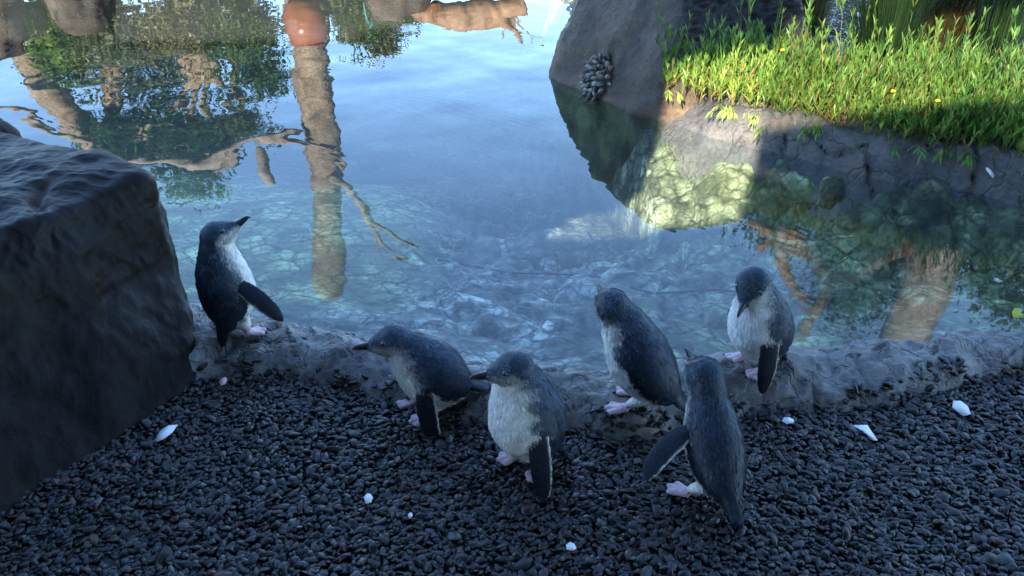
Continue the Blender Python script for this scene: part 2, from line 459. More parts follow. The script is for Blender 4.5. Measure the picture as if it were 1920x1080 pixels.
# water
wx_ = np.concatenate([np.arange(-6.4, -1.4, .2), np.arange(-1.4, 2.6, .04), np.arange(2.6, 6.5, .2)])
wt = np.linspace(0, 1, 12)
XX, TT = np.meshgrid(wx_, wt, indexing='ij'); XX = XX.ravel(); TT = TT.ravel()
y0 = Gl(XX) * .35 + Wl(XX) * .65
YY = y0 + TT * (Bl(XX) + .04 - y0)
water = mesh_obj('water', np.stack([XX, YY, XX * 0 + ZW], -1), grid_faces(len(wx_), 12)[:, ::-1], MAT['water'])
tag(water, kind='structure')

# near rim of rock between gravel and water
rx = np.arange(-1.75, 3.2, .0075); rt = np.linspace(-.35, 2.0, 84)
XX, TT = np.meshgrid(rx, rt, indexing='ij'); XX = XX.ravel(); TT = TT.ravel()
YY = Gl(XX) + TT * (Wl(XX) - Gl(XX))
rim = mesh_obj('rock_ledge', np.stack([XX, YY, rim_z(XX, YY)], -1), grid_faces(len(rx), len(rt))[:, ::-1], MAT['rim'])
tag(rim, 'long low ledge of cracked grey rock between the dark pebbles and the pond', 'rock ledge')
def rim_at(x, y, r=.02):
    q = np.array([[x + a * r, y + b * r] for a in (-1, 0, 1) for b in (-1, 0, 1)])
    return float(np.mean(rim_z(q[:, 0], q[:, 1])))

# right bank ledge
kx = np.arange(BX[2] + .02, 3.6, .012); ko = np.concatenate([np.linspace(-.3, .0, 16), np.linspace(.0, .22, 36)[1:], np.linspace(.22, 1.6, 16)[1:]])
XX, OO = np.meshgrid(kx, ko, indexing='ij'); XX = XX.ravel(); OO = OO.ravel()
PK = np.stack([XX, OO * .8, XX * 0], -1)
YY = Bl(XX) + OO
ZZ = bank_z(OO)
wob = fbm(np.stack([XX, OO * .3, XX * 0], -1), 3.2, 4, s=71)
f1, f2, cid = worley(np.stack([XX + .06 * fbm(PK, 6, 2, s=72), OO * .55 + .05 * fbm(PK, 5, 2, s=73)], -1), 5.5, 74)
face = sstep(-.3, 0, OO) * (1 - .7 * sstep(.15, .3, OO))
YY = YY + face * (.05 * wob + (cid - .5) * .03 + .02 * sstep(.05, 0, f2 - f1) + .012 * fbm(PK, 22, 4, s=75))
ZZ = ZZ + face * (.022 * fbm(PK, 7, 4, s=76) - .008 * sstep(.05, 0, f2 - f1))
lft = sstep(.62, .98, XX)
ZZ = np.where(OO > -.05, -.03 + (ZZ + .03) * (.15 + .85 * lft), ZZ)
YY = YY + .05 * (1 - lft)
bank = mesh_obj('bank_ledge', np.stack([XX, YY, ZZ], -1), grid_faces(len(kx), len(ko))[:, ::-1], MAT['bank'])
tag(bank, 'grey cracked rock ledge under the overhanging green plants across the water', 'rock ledge')

def loft_rock(name, rings, mat, nu=220, per=26, disp=(.05, 2.5, .012, 11), seed=1, smooth=3, extra=None, cap=4, su=None, sv=None):
    """rings: list of (z or per-corner z, [(x, y) ...]) from the foot to the top, then closed over the top"""
    R_ = []
    M = len(rings[0][1])
    a0 = rings[0][1]
    if sum(a0[i][0] * a0[(i + 1) % M][1] - a0[(i + 1) % M][0] * a0[i][1] for i in range(M)) < 0:   # keep the outside outside
        rings = [(z[::-1] if hasattr(z, '__len__') else z, p[::-1]) for z, p in rings]
    for z, pts in rings:
        zz = [z] * M if not hasattr(z, '__len__') else z
        q = np.array([[a, b, c] for (a, b), c in zip(pts, zz)], float)
        seg = np.linalg.norm(np.roll(q, -1, 0) - q, axis=1); 
        t = np.linspace(0, M, nu, endpoint=False)
        i = np.floor(t).astype(int); f = (t - i)[:, None]
        r = q[i % M] * (1 - f) + q[(i + 1) % M] * f
        for _ in range(su or smooth * 3):
            r = (np.roll(r, 1, 0) + 2 * r + np.roll(r, -1, 0)) / 4
        R_.append(r)
    top = R_[-1]; c = top.mean(0)
    for k in range(1, cap + 1):
        s = 1 - k / cap
        q = c + (top - c) * max(s, .002); q[:, 2] += .02 * math.sin(k / cap * math.pi / 2)
        R_.append(q)
    R_ = np.array(R_)
    rows = []
    for k in range(len(R_) - 1):
        for j in range(per):
            rows.append(R_[k] * (1 - j / per) + R_[k + 1] * (j / per))
    rows.append(R_[-1])
    V = np.array(rows)
    for _ in range(sv or smooth * 2):                                  # round the edges between rings
        V[1:-1] = (V[:-2] + 2 * V[1:-1] + V[2:]) / 4
    n = V.shape
    du = np.roll(V, -1, 1) - np.roll(V, 1, 1); dv = np.gradient(V, axis=0)
    N = np.cross(du, dv); N /= np.linalg.norm(N, axis=2, keepdims=True) + 1e-9
    for _ in range(8):
        N = (np.roll(N, 1, 1) + 2 * N + np.roll(N, -1, 1)) / 4
        N[1:-1] = (N[:-2] + 2 * N[1:-1] + N[2:]) / 4
    N /= np.linalg.norm(N, axis=2, keepdims=True) + 1e-9
    P = V.reshape(-1, 3); Nn = N.reshape(-1, 3)
    dsp = disp[0] * fbm(P, disp[1], 4, .5, seed) + disp[2] * ridged(P, disp[3], 4, .5, seed + 9)
    colr = np.ones((len(P), 3))
    if extra is not None:
        e, colr = extra(P, Nn)
        dsp = dsp + e
    Q = P + Nn * dsp[:, None]
    o = mesh_obj(name, Q, grid_faces(n[0], n[1], True), mat)
    set_color(o.data, colr)
    return o

def polyline_dist(P, pts):
    dmin = np.full(len(P), 9.0)
    for a, b in zip(pts[:-1], pts[1:]):
        a = np.array(a); b = np.array(b); ab = b - a
        t = np.clip(((P - a) @ ab) / (ab @ ab), 0, 1)
        dmin = np.minimum(dmin, np.linalg.norm(P - (a + t[:, None] * ab), axis=1))
    return dmin

# left boulder
crack_pts = crack2 = crack3 = None
def boulder_extra(P, N):
    wob = P + .012 * np.stack([fbm(P, 9, 2, s=5), fbm(P, 9, 2, s=6), P[:, 0] * 0], -1)
    d1 = polyline_dist(wob, crack_pts); d2 = polyline_dist(wob, crack2); d3 = polyline_dist(wob, crack3)
    rough = sstep(-.3, .5, fbm(P, 3, 2, s=7))
    e = -.032 * np.exp(-(d1 / .014) ** 2) - .004 * np.exp(-(d2 / .008) ** 2) * rough
    side = 1 - sstep(.4, .8, N[:, 2])
    e = e + side * (.006 * ridged(P * [1, 1, .45], 6, 4, .5, 77)) + .003 * fbm(P, 18, 4, s=79)
    c = np.ones((len(P), 3))
    k = np.exp(-(d1 / .02) ** 2)[:, None]
    c = c * (1 - k) + k * np.array([5.0, 3.2, 1.8])
    return e, c
bA = on_z(372, 695, 0); bB = on_z(0, 1010, 0)
boulder_rings = [
    (-.3, [(bA.x + .03, bA.y - .02), (bA.x - .09, bA.y - .33), (bB.x, bB.y), (bB.x - .35, .75), (-2.9, .7), (-2.9, 2.9), (-1.7, 3.0), (bA.x - .1, bA.y + .42)]),
    (0.0, [(bA.x, bA.y), (bA.x - .1, bA.y - .32), (bB.x - .02, bB.y), (bB.x - .38, .8), (-2.8, .8), (-2.8, 2.8), (-1.6, 2.85), (bA.x - .12, bA.y + .36)]),
    (0.20, [(-.875, 2.05), (-.98, 1.78), (-1.13, 1.42), (-1.52, .95), (-2.8, .9), (-2.75, 2.7), (-1.55, 2.7), (-.98, 2.33)]),
    (0.33, [(-.925, 2.07), (-1.02, 1.79), (-1.20, 1.46), (-1.65, 1.05), (-2.7, 1.0), (-2.7, 2.5), (-1.45, 2.45), (-1.02, 2.24)]),
    ([.385, .405, .415, .43, .46, .46, .43, .395], [(-.935, 2.10), (-1.06, 1.82), (-1.28, 1.50), (-1.8, 1.15), (-2.6, 1.1), (-2.6, 2.35), (-1.4, 2.36), (-1.08, 2.22)]),
]
def make_boulder(extra): return loft_rock('boulder', boulder_rings, MAT['boulder'], nu=720, per=32, disp=(.035, 2.2, .010, 6), seed=4, smooth=3, extra=extra, su=26, sv=7)
first = make_boulder(None)
ft = BVHTree.FromPolygons([v.co for v in first.data.vertices], [p.vertices for p in first.data.polygons])
def on_first(pts):
    out = []
    for x, y in pts:
        h = ft.ray_cast(Vector((0, 0, CAM_H)), ray(x, y).normalized())
        if h[0] is not None: out.append(tuple(h[0]))
    return out
crack_pts = on_first(((135, 305), (112, 322), (80, 350), (60, 375), (70, 392)))
crack2 = on_first(((92, 440), (120, 500), (140, 580), (190, 690), (240, 800)))
crack3 = on_first(((296, 440), (250, 478), (200, 492), (130, 500), (60, 520)))
bpy.data.objects.remove(first)
boulder = make_boulder(boulder_extra)
tag(boulder, 'big dark boulder with flat bluish cracked top beside the upright penguin', 'boulder')
c0 = on_y(-30, 236, 2.95)
b2 = loft_rock('boulder', [
    (-.6, [(c0.x - .5, 2.6), (c0.x + .05, 2.75), (c0.x + .12, 3.1), (c0.x - .4, 3.5)]),
    (.02, [(c0.x - .45, 2.7), (c0.x + .04, 2.8), (c0.x + .09, 3.05), (c0.x - .4, 3.4)]),
    (c0.z - .06, [(c0.x - .4, 2.75), (c0.x + .02, 2.86), (c0.x + .05, 3.05), (c0.x - .4, 3.3)]),
    (c0.z, [(c0.x - .35, 2.85), (c0.x - .02, 2.9), (c0.x, 3.02), (c0.x - .35, 3.2)]),
], MAT['boulder'], nu=90, per=10, disp=(.03, 4, .01, 9), seed=14, smooth=2)
tag(b2, 'small dark rock in the water peeking over the big boulder', 'boulder')

# big rock on the right with the mussels
def big_extra(P, N):
    wet = sstep(.62, .80, P[:, 0] - .15 * (P[:, 2]) + .06 * fbm(P, 5, 3, s=81)) * sstep(.16, .26, P[:, 2] + .05 * fbm(P, 6, 3, s=83))
    streak = sstep(.15, .5, fbm(P * [6, 6, .8], 1.2, 3, s=85)) * .35
    c = np.ones((len(P), 3)) * (1 - .72 * wet - streak * (1 - wet))[:, None]
    warm = sstep(.3, .0, P[:, 2])[:, None] * .25
    c = c * (1 + warm * np.array([1.0, .7, .3]))
    weedy = sstep(.03, -.03, P[:, 2])[:, None]
    c = c * (1 - weedy) + weedy * np.array([1.0, 1.7, .8]) * (.6 + .8 * sstep(-.3, .4, fbm(P, 9, 4, s=89)))[:, None]
    e = wet * .018 * ridged(P * [1, 1, 2.2], 26, 2, .5, 87) - wet * .02
    return e, c
big = loft_rock('rock_outcrop', [
    (-.7, [(.30, 4.62), (.50, 4.2), (.70, 3.92), (.95, 3.80), (1.45, 3.8), (1.6, 5.2), (.7, 5.5), (.30, 5.1)]),
    (.02, [(.20, 4.50), (.42, 4.05), (.63, 3.78), (.95, 3.70), (1.40, 3.8), (1.5, 5.1), (.75, 5.4), (.28, 5.0)]),
    (.22, [(.27, 4.54), (.47, 4.12), (.66, 3.90), (.95, 3.84), (1.36, 3.95), (1.45, 5.0), (.8, 5.3), (.34, 4.95)]),
    (.42, [(.35, 4.58), (.55, 4.20), (.74, 4.02), (1.0, 3.98), (1.30, 4.08), (1.40, 4.95), (.8, 5.2), (.42, 4.92)]),
    (.62, [(.46, 4.62), (.62, 4.30), (.80, 4.15), (1.02, 4.1), (1.26, 4.18), (1.34, 4.9), (.85, 5.1), (.52, 4.9)]),
    (.76, [(.62, 4.65), (.72, 4.4), (.86, 4.25), (1.02, 4.22), (1.2, 4.28), (1.26, 4.85), (.9, 5.0), (.66, 4.88)]),
], MAT['big_rock'], nu=300, per=26, disp=(.05, 2.4, .008, 16), seed=24, smooth=2, extra=big_extra)
tag(big, 'tall brown rock outcrop with a dark wet side rising from the pond', 'rock')

def bvh_of(*objs):
    return [BVHTree.FromPolygons([v.co for v in o.data.vertices], [p.vertices for p in o.data.polygons]) for o in objs]
def cast(trees, px, py):
    r = ray(px, py).normalized(); o = Vector((0, 0, CAM_H)); best = None
    for t in trees:
        loc, nor, idx, dist = t.ray_cast(o, r)
        if loc is not None and (best is None or dist < best[2]): best = (loc, nor, dist)
    return best
def drop(trees, x, y, z0=3):
    best = None
    for t in trees:
        loc, nor, idx, dist = t.ray_cast(Vector((x, y, z0)), Vector((0, 0, -1)))
        if loc is not None and (best is None or dist < best[2]): best = (loc, nor, dist)
    return best
rock_trees = bvh_of(big, bank)

# ------------------------------------------------------------------ unseen canopy added over the viewer to shade the shore, openings placed for sun
def box(name, a, b, mat, parent=None):
    (x0, y0, z0), (x1, y1, z1) = a, b
    v = [(x, y, z) for x in (x0, x1) for y in (y0, y1) for z in (z0, z1)]
    f = [(0, 1, 3, 2), (4, 6, 7, 5), (0, 4, 5, 1), (2, 3, 7, 6), (0, 2, 6, 4), (1, 5, 7, 3)]
    return mesh_obj(name, v, f, mat, parent, smooth=False)
sh = empty('shade_canopy', (0, 0, 0))
tag(sh, 'added unseen dark timber canopy shading the shore, with openings shaped for the sun patches', 'shade caster')
ZR, YE, YB = 3.5, 1.3, -5.2                                   # canopy height, front edge set by how far shade reaches, back wall
def canopy_piece(name, x0, x1, y0, y1, z0=ZR, z1=ZR + .05):      # sheared so the edges of the openings follow the sun
    v = [(x + .4 * y, y, z) for x in (x0, x1) for y in (y0, y1) for z in (z0, z1)]
    f = [(0, 1, 3, 2), (4, 6, 7, 5), (0, 4, 5, 1), (2, 3, 7, 6), (0, 2, 6, 4), (1, 5, 7, 3)]
    return mesh_obj(name, v, f, MAT['timber'], sh, smooth=False)
O1 = (-.84, -.37, -2.40, -.98)       # opening placed to cast the sun patch on the bank and the pond bed
O2 = (-.37, 1.75, -1.72, -.55)       # slatted opening added for soft light over the green plants
O3 = (-1.22, -.84, -2.40, -1.98)  # opening added to widen the sun patch on the pond bed
canopy_piece('shade_panel', -9, O3[0], YB, YE)
canopy_piece('shade_panel', O3[0], O3[1], YB, O3[2])
canopy_piece('shade_panel', O3[0], O3[1], O3[3], YE)
canopy_piece('shade_panel', O1[0], O1[1], YB, O1[2])
canopy_piece('shade_panel', O1[0], O1[1], O1[3], YE)
canopy_piece('shade_panel', O2[0], O2[1], YB, O2[2])
canopy_piece('shade_panel', O2[0], O2[1], O2[3], YE)
canopy_piece('shade_panel', O2[1], 8, YB, YE)
box('shade_wall', (-11, YB - .1, -.1), (6, YB, ZR - .004), MAT['timber'], sh)
for x in (-4.5, 4.5): box('post', (x - .07, YE - .4, -.1), (x + .07, YE - .26, ZR - .004), MAT['timber'], sh)  # posts of the added canopy, out of view
sx = O2[0] + .01
while sx < O2[1] - .03:
    canopy_piece('shade_slat', sx, sx + .021, O2[2] + .002, O2[3] - .002, ZR + .01, ZR + .022)
    sx += .040

# ------------------------------------------------------------------ pebbles: loose gravel nobody could count
def pebble_tree():
    ng = bpy.data.node_groups.new('pebbles', 'GeometryNodeTree')
    ng.interface.new_socket('Geometry', in_out='INPUT', socket_type='NodeSocketGeometry')
    ng.interface.new_socket('Geometry', in_out='OUTPUT', socket_type='NodeSocketGeometry')
    N = ng.nodes; L = ng.links.new
    gi = N.new('NodeGroupInput'); go = N.new('NodeGroupOutput')
    iop = N.new('GeometryNodeInstanceOnPoints')
    L(gi.outputs[0], iop.inputs['Points'])
    g2i = N.new('GeometryNodeGeometryToInstance')
    for k in range(7):
        ico = N.new('GeometryNodeMeshIcoSphere'); ico.inputs['Radius'].default_value = 1.0; ico.inputs['Subdivisions'].default_value = 3
        sp = N.new('GeometryNodeSetPosition')
        nz = N.new('ShaderNodeTexNoise'); nz.inputs['Scale'].default_value = 0.75; nz.inputs['Detail'].default_value = 1.0
        pos = N.new('GeometryNodeInputPosition')
        va = N.new('ShaderNodeVectorMath'); va.operation = 'ADD'; va.inputs[1].default_value = (k * 5.1, k * 2.3, k * 7.7)
        L(pos.outputs[0], va.inputs[0]); L(va.outputs[0], nz.inputs['Vector'])
        vs = N.new('ShaderNodeVectorMath'); vs.operation = 'SUBTRACT'; vs.inputs[1].default_value = (.5, .5, .5)
        L(nz.outputs[1], vs.inputs[0])
        vm = N.new('ShaderNodeVectorMath'); vm.operation = 'SCALE'; vm.inputs['Scale'].default_value = 1.1
        L(vs.outputs[0], vm.inputs[0]); L(vm.outputs[0], sp.inputs['Offset'])
        sm = N.new('GeometryNodeSetShadeSmooth')
        mt = N.new('GeometryNodeSetMaterial'); mt.inputs['Material'].default_value = MAT['pebble']
        L(ico.outputs[0], sp.inputs[0]); L(sp.outputs[0], sm.inputs[0]); L(sm.outputs[0], mt.inputs[0]); L(mt.outputs[0], g2i.inputs[0])
    L(g2i.outputs[0], iop.inputs['Instance'])
    iop.inputs['Pick Instance'].default_value = True
    def named(n, t):
        a = N.new('GeometryNodeInputNamedAttribute'); a.data_type = t; a.inputs['Name'].default_value = n; return a.outputs[0]
    L(named('idx', 'INT'), iop.inputs['Instance Index'])
    L(named('rot', 'FLOAT_VECTOR'), iop.inputs['Rotation'])
    L(named('scl', 'FLOAT_VECTOR'), iop.inputs['Scale'])
    L(iop.outputs[0], go.inputs[0])
    return ng
PEB = pebble_tree()
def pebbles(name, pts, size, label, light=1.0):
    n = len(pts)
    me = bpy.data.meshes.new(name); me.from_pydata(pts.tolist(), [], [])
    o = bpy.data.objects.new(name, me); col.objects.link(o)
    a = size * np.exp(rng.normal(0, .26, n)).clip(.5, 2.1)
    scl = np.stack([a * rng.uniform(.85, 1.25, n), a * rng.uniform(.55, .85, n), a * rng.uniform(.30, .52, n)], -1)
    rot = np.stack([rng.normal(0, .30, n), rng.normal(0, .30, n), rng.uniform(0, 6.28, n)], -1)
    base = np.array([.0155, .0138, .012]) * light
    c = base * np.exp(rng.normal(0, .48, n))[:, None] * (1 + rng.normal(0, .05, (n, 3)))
    k = rng.random(n)
    c[k < .14] *= [1.6, 1.1, .75]
    c[(k > .14) & (k < .16)] *= [2.3, 1.0, .75]
    c[(k > .16) & (k < .20)] *= 2.2
    for nm, t, arr in (('scl', 'FLOAT_VECTOR', scl), ('rot', 'FLOAT_VECTOR', rot)):
        at = me.attributes.new(nm, t, 'POINT'); at.data.foreach_set('vector', arr.astype(np.float32).ravel())
    at = me.attributes.new('idx', 'INT', 'POINT'); at.data.foreach_set('value', rng.integers(0, 7, n).astype(np.int32))
    at = me.attributes.new('col', 'FLOAT_COLOR', 'POINT')
    at.data.foreach_set('color', np.concatenate([c, np.ones((n, 1))], 1).astype(np.float32).ravel())
    m = o.modifiers.new('pebbles', 'NODES'); m.node_group = PEB
    tag(o, label, 'gravel', kind='stuff')
    return o
sp_ = .0098
px_, py_ = np.meshgrid(np.arange(-2.3, 2.5, sp_), np.arange(.7, 2.25, sp_), indexing='ij')
px_ = px_.ravel() + rng.uniform(-.5, .5, px_.size) * sp_; py_ = py_.ravel() + rng.uniform(-.5, .5, py_.size) * sp_
keep = py_ < Gl(px_) + .035 + .03 * fbm(np.stack([px_, py_, px_ * 0], -1), 6, 2, s=91)
px_, py_ = px_[keep], py_[keep]
pz_ = rng.uniform(-.003, .007, len(px_)) + .006 * fbm(np.stack([px_, py_, px_ * 0], -1), 5, 3, s=92)
over = py_ > Gl(px_) - .05
pz_[over] = np.where(rim_z(px_[over], py_[over]) > pz_[over] - .002, np.where(rng.random(over.sum()) < .35, rim_z(px_[over], py_[over]) + .003, -.05), pz_[over])
sel = pz_ > -.04
pebbles('pebble_gravel', np.stack([px_, py_, pz_], -1)[sel], .0087, 'dark blue grey rounded pebbles covering the near shore')

# ------------------------------------------------------------------ penguins
def loft(centres, T, D, Yv, ra, rb, n=56, ex=2.0):
    """closed tube; returns verts (rings x n), faces, per-vertex ring index and angle (0 = back, pi = belly)"""
    k = len(centres)
    ph = np.linspace(0, 2 * np.pi, n, endpoint=False)
    c, s = np.cos(ph), np.sin(ph)
    V = centres[:, None, :] + D[:, None, :] * (rb[:, None] * c)[..., None] + Yv[:, None, :] * (ra[:, None] * s)[..., None]
    V = V.reshape(-1, 3)
    f = grid_faces(k, n, True).tolist()
    f.append(list(range(n))[::-1]); f.append([(k - 1) * n + i for i in range(n)])
    return V, f, np.repeat(np.arange(k), n), np.tile(ph, k)

DARK = np.array([.0085, .013, .021]); MIDB = np.array([.024, .038, .056]); GREY = np.array([.21, .21, .205]); WHITE = np.array([.90, .86, .78]); PINK = np.array([.62, .43, .46])

class Parts:
    def __init__(s): s.V, s.F, s.C, s.W, s.K, s.n = [], [], [], [], [], 0
    def add(s, V, F, C, W, kind):
        s.V.append(V); s.F += [[i + s.n for i in f] for f in F]; s.C.append(C); s.W.append(W)
        s.K.append(np.full(len(V), kind)); s.n += len(V)

def rotm(axis, deg): return np.array(Matrix.Rotation(R(deg), 3, axis))

def build_penguin(name, label, loc, heading, p0, angles, L, fat=1.0, head=(0, 0, 0), head_up=.016, flip_l=None, flip_r=None,
                  feet=((.0, .034, 12), (.0, -.034, -12)), scale=1.0, bright=1.0, seed=1, tail=1.0, head_s=1.0):
    """local axes: x forward, y to its left, z up; angles = spine elevation from rump to nape in degrees"""
    root = empty(name, loc, R(heading)); root.scale = (scale,) * 3
    tag(root, label, 'penguin', 'little blue penguins on the pond shore')
    B = Parts()
    N = 110
    s = np.linspace(0, 1, N)
    a = np.radians(np.interp(s, np.linspace(0, 1, len(angles)), angles))
    for _ in range(12): a[1:-1] = (a[:-2] + 2 * a[1:-1] + a[2:]) / 4
    T = np.stack([np.cos(a), a * 0, np.sin(a)], -1); D = np.stack([-np.sin(a), a * 0, np.cos(a)], -1)
    Yv = np.tile([0., 1, 0], (N, 1))
    C = np.array([p0[0], 0, p0[1]]) + np.concatenate([[[0, 0, 0]], np.cumsum((T[1:] + T[:-1]) / 2 * L / (N - 1), 0)])
    prof_s = [0, .04, .10, .2, .32, .45, .58, .70, .80, .90, .96, 1.0]
    ra = np.interp(s, prof_s, [.008, .022, .036, .052, .064, .070, .069, .063, .055, .047, .041, .030]) * fat
    rb = np.interp(s, prof_s, [.008, .020, .034, .050, .062, .068, .066, .060, .053, .046, .040, .030]) * fat
    for _ in range(10):
        ra[1:-1] = (ra[:-2] + 2 * ra[1:-1] + ra[2:]) / 4; rb[1:-1] = (rb[:-2] + 2 * rb[1:-1] + rb[2:]) / 4
    # belly sags forward of the spine
    C2 = C - D * (np.interp(s, [0, .3, .5, .8, 1], [0, .006, .008, .004, 0]) * fat)[:, None]
    V, Fc, ri, ph = loft(C2, T, D, Yv, ra, rb, 72)
    phi = np.where(ph > np.pi, 2 * np.pi - ph, ph); ss = s[ri]
    nz = fbm(V, 45, 3, s=seed) * .10 + fbm(V, 160, 2, s=seed + 3) * .06
    bound = np.interp(ss, [0, .12, .25, .5, .7, .85, 1], [2.5, 2.15, 1.85, 1.72, 1.82, 1.68, 1.35]) + nz * (1 + ss)
    soft = np.interp(ss, [0, .5, .7, .85, 1], [.06, .06, .16, .5, .7])
    w = np.clip((phi - bound) / soft + .5, 0, 1)[:, None]
    mid = sstep(.35, .95, ss)[:, None]
    dk = (DARK * (1 - mid * .6) + MIDB * mid * .6) * bright
    Cc = dk * (1 - w) + (WHITE * (1 - .12 * sstep(.45, .15, ss)[:, None] * np.array([.4, .7, 1.6]))) * w
    edge = np.exp(-((phi - bound + .05) / .22) ** 2)[:, None] * sstep(.5, .9, ss)[:, None]
    Cc = Cc * (1 - edge * .5) + GREY * edge * .5
    B.add(V, Fc, Cc, -T[ri], 0)
    # head
    yaw, pit, roll = head
    ap = a[-1]
    base = C[-1] + T[-1] * head_up
    Hm = rotm('Z', yaw) @ rotm('Y', -pit) @ rotm('X', roll)
    hx, hy, hz = Hm[:, 0], Hm[:, 1], Hm[:, 2]
    u = np.linspace(-.043, .056, 70)
    q = [-.043, -.040, -.033, -.020, -.004, .012, .024, .034, .044, .051, .056]
    hra = np.interp(u, q, [.004, .013, .025, .034, .0375, .035, .029, .0215, .0145, .0105, .006])
    hrb = np.interp(u, q, [.004, .013, .024, .033, .0365, .034, .0285, .0215, .0150, .0110, .006])
    for _ in range(5):
        hra[1:-1] = (hra[:-2] + 2 * hra[1:-1] + hra[2:]) / 4; hrb[1:-1] = (hrb[:-2] + 2 * hrb[1:-1] + hrb[2:]) / 4
    hra *= head_s; hrb *= head_s
    drop_ = np.interp(u, [-.04, .01, .03, .056], [.0, .0, -.004, -.009])
    HC = base + u[:, None] * hx + drop_[:, None] * hz
    V, Fc, ri, ph = loft(HC, None, np.tile(hz, (70, 1)), np.tile(hy, (70, 1)), hra, hrb, 60)
    lz = ((V - base) @ hz); lx = ((V - base) @ hx)
    nz = fbm(V, 90, 3, s=seed + 5)
    line = np.interp(lx, [-.043, -.02, 0, .02, .035, .056], [-.045, -.018, .006, .0075, .001, -.010]) + nz * .005
    w = np.clip((line - lz) / .010 + .4, 0, 1)[:, None]
    cap = (MIDB * 1.15 * (1 - .25 * sstep(.0, .03, lz)[:, None])) * bright
    cheek = GREY * 1.7 * (1 - sstep(-.012, -.03, lz)[:, None]) + WHITE * sstep(-.012, -.03, lz)[:, None]
    Cc = cap * (1 - w) + cheek * w
    lore = np.exp(-(((lx - .034) / .012) ** 2 + ((lz - .004) / .007) ** 2))[:, None]
    Cc = Cc * (1 - .7 * lore) + DARK * .7 * lore
    fl = -hx[None, :] * .75 - np.array([0, 0, .5])
    B.add(V, Fc, Cc, np.tile(fl, (len(V), 1)), 1)
    # neck plug from nape to skull
    kk = np.linspace(0, 1, 24)
    PC = C[-14] * (1 - kk)[:, None] + (base - hx * .006) * kk[:, None]
    pr = np.interp(kk, [0, 1], [ra[-14] * .96, .0345 * head_s])
    tt = PC[-1] - PC[0]; tt /= np.linalg.norm(tt)
    dd = np.array([-1., 0, 0]) * (1 - 0) - 0; dv = D[-14] - tt * (D[-14] @ tt); dv /= np.linalg.norm(dv); yv = np.cross(dv, tt)
    V, Fc, ri, ph = loft(PC, None, np.tile(dv, (24, 1)), np.tile(-yv, (24, 1)), pr, pr, 48)
    hd = rotm('Z', yaw * .6) @ np.array([1., 0, 0])
    lat = (V - PC[ri]) / pr[ri][:, None]
    front = lat @ hd
    w = np.clip((front - .25 + .42 * kk[ri] + fbm(V, 60, 3, s=seed + 7) * .14) / .75 + .35, 0, 1)[:, None]
    w0 = np.clip(w * 2, 0, 1); w1 = np.clip(w * 2 - 1, 0, 1)
    Cc = (MIDB * .9 * bright * (1 - w0) + GREY * 1.2 * w0) * (1 - w1) + WHITE * .95 * w1
    B.add(V, Fc, Cc, np.tile(-tt, (len(V), 1)), 1)
    # tail
    k = np.linspace(0, 1, 20)
    ta = a[4]
    td = -np.array([math.cos(ta + .15), 0, math.sin(ta + .15)])
    tn = np.array([-math.sin(ta), 0, math.cos(ta)])
    TC = C[10] + tn * .006 + td * (k * .056 * tail)[:, None]
    tw = np.interp(k, [0, .35, .8, 1], [.026, .024, .016, .006]) * fat; th = np.interp(k, [0, .4, 1], [.018, .009, .003])
    V, Fc, ri, ph = loft(TC, None, np.tile(tn, (20, 1)), np.tile([0., 1, 0], (20, 1)), tw, th, 28)
    B.add(V, Fc, np.tile(DARK * .7, (len(V), 1)), np.tile(td, (len(V), 1)), 2)
    # flippers
    for side, fp in ((1, flip_l), (-1, flip_r)):
        if fp is None: continue
        toL = rotm('Z', -heading)                                 # flipper vectors are given in world axes
        d0, d1, nrm, ln = toL @ np.array(fp[0], float), toL @ np.array(fp[1], float), toL @ np.array(fp[2], float), fp[3]
        at = fp[4] if len(fp) > 4 else .62
        i0 = int(at * (N - 1))
        sh_ = C2[i0] + Yv[i0] * side * ra[i0] * .80 + D[i0] * rb[i0] * (fp[5] if len(fp) > 5 else .05)
        k = np.linspace(0, 1, 46)
        d0 /= np.linalg.norm(d0); d1 /= np.linalg.norm(d1)
        dirs = d0 * (1 - k)[:, None] + d1 * k[:, None]; dirs /= np.linalg.norm(dirs, axis=1)[:, None]
        PC = sh_ + np.concatenate([[[0, 0, 0]], np.cumsum(dirs[1:] * ln / 45, 0)])
        nn = nrm - dirs * (dirs @ nrm)[:, None]; nn /= np.linalg.norm(nn, axis=1)[:, None]
        ww = np.cross(nn, dirs)                                  # width direction
        wd = np.interp(k, [0, .12, .3, .55, .8, .92, 1], [.013, .0175, .0215, .0215, .0175, .012, .004])
        thk = np.interp(k, [0, .2, 1], [.009, .0062, .0036])
        V, Fc, ri, ph = loft(PC, None, nn, ww, wd, thk, 40)
        side_out = np.cos(ph); wpos = np.sin(ph)                  # outer face, trailing edge where wpos*trail > 0
        trail = 1 if (ww[23] @ (-T[i0])) > 0 else -1
        w = np.clip((wpos * trail - .90 + .05 * fbm(V, 120, 2, s=seed)) / .08 + .5, 0, 1)
        w = np.maximum(w, np.clip((-side_out - .35) / .2, 0, 1) * .9)[:, None]
        Cc = DARK * .85 * (1 - w) + WHITE * w
        B.add(V, Fc, Cc, dirs[ri], 3)
    # legs and webbed feet
    iL = int(.20 * N)
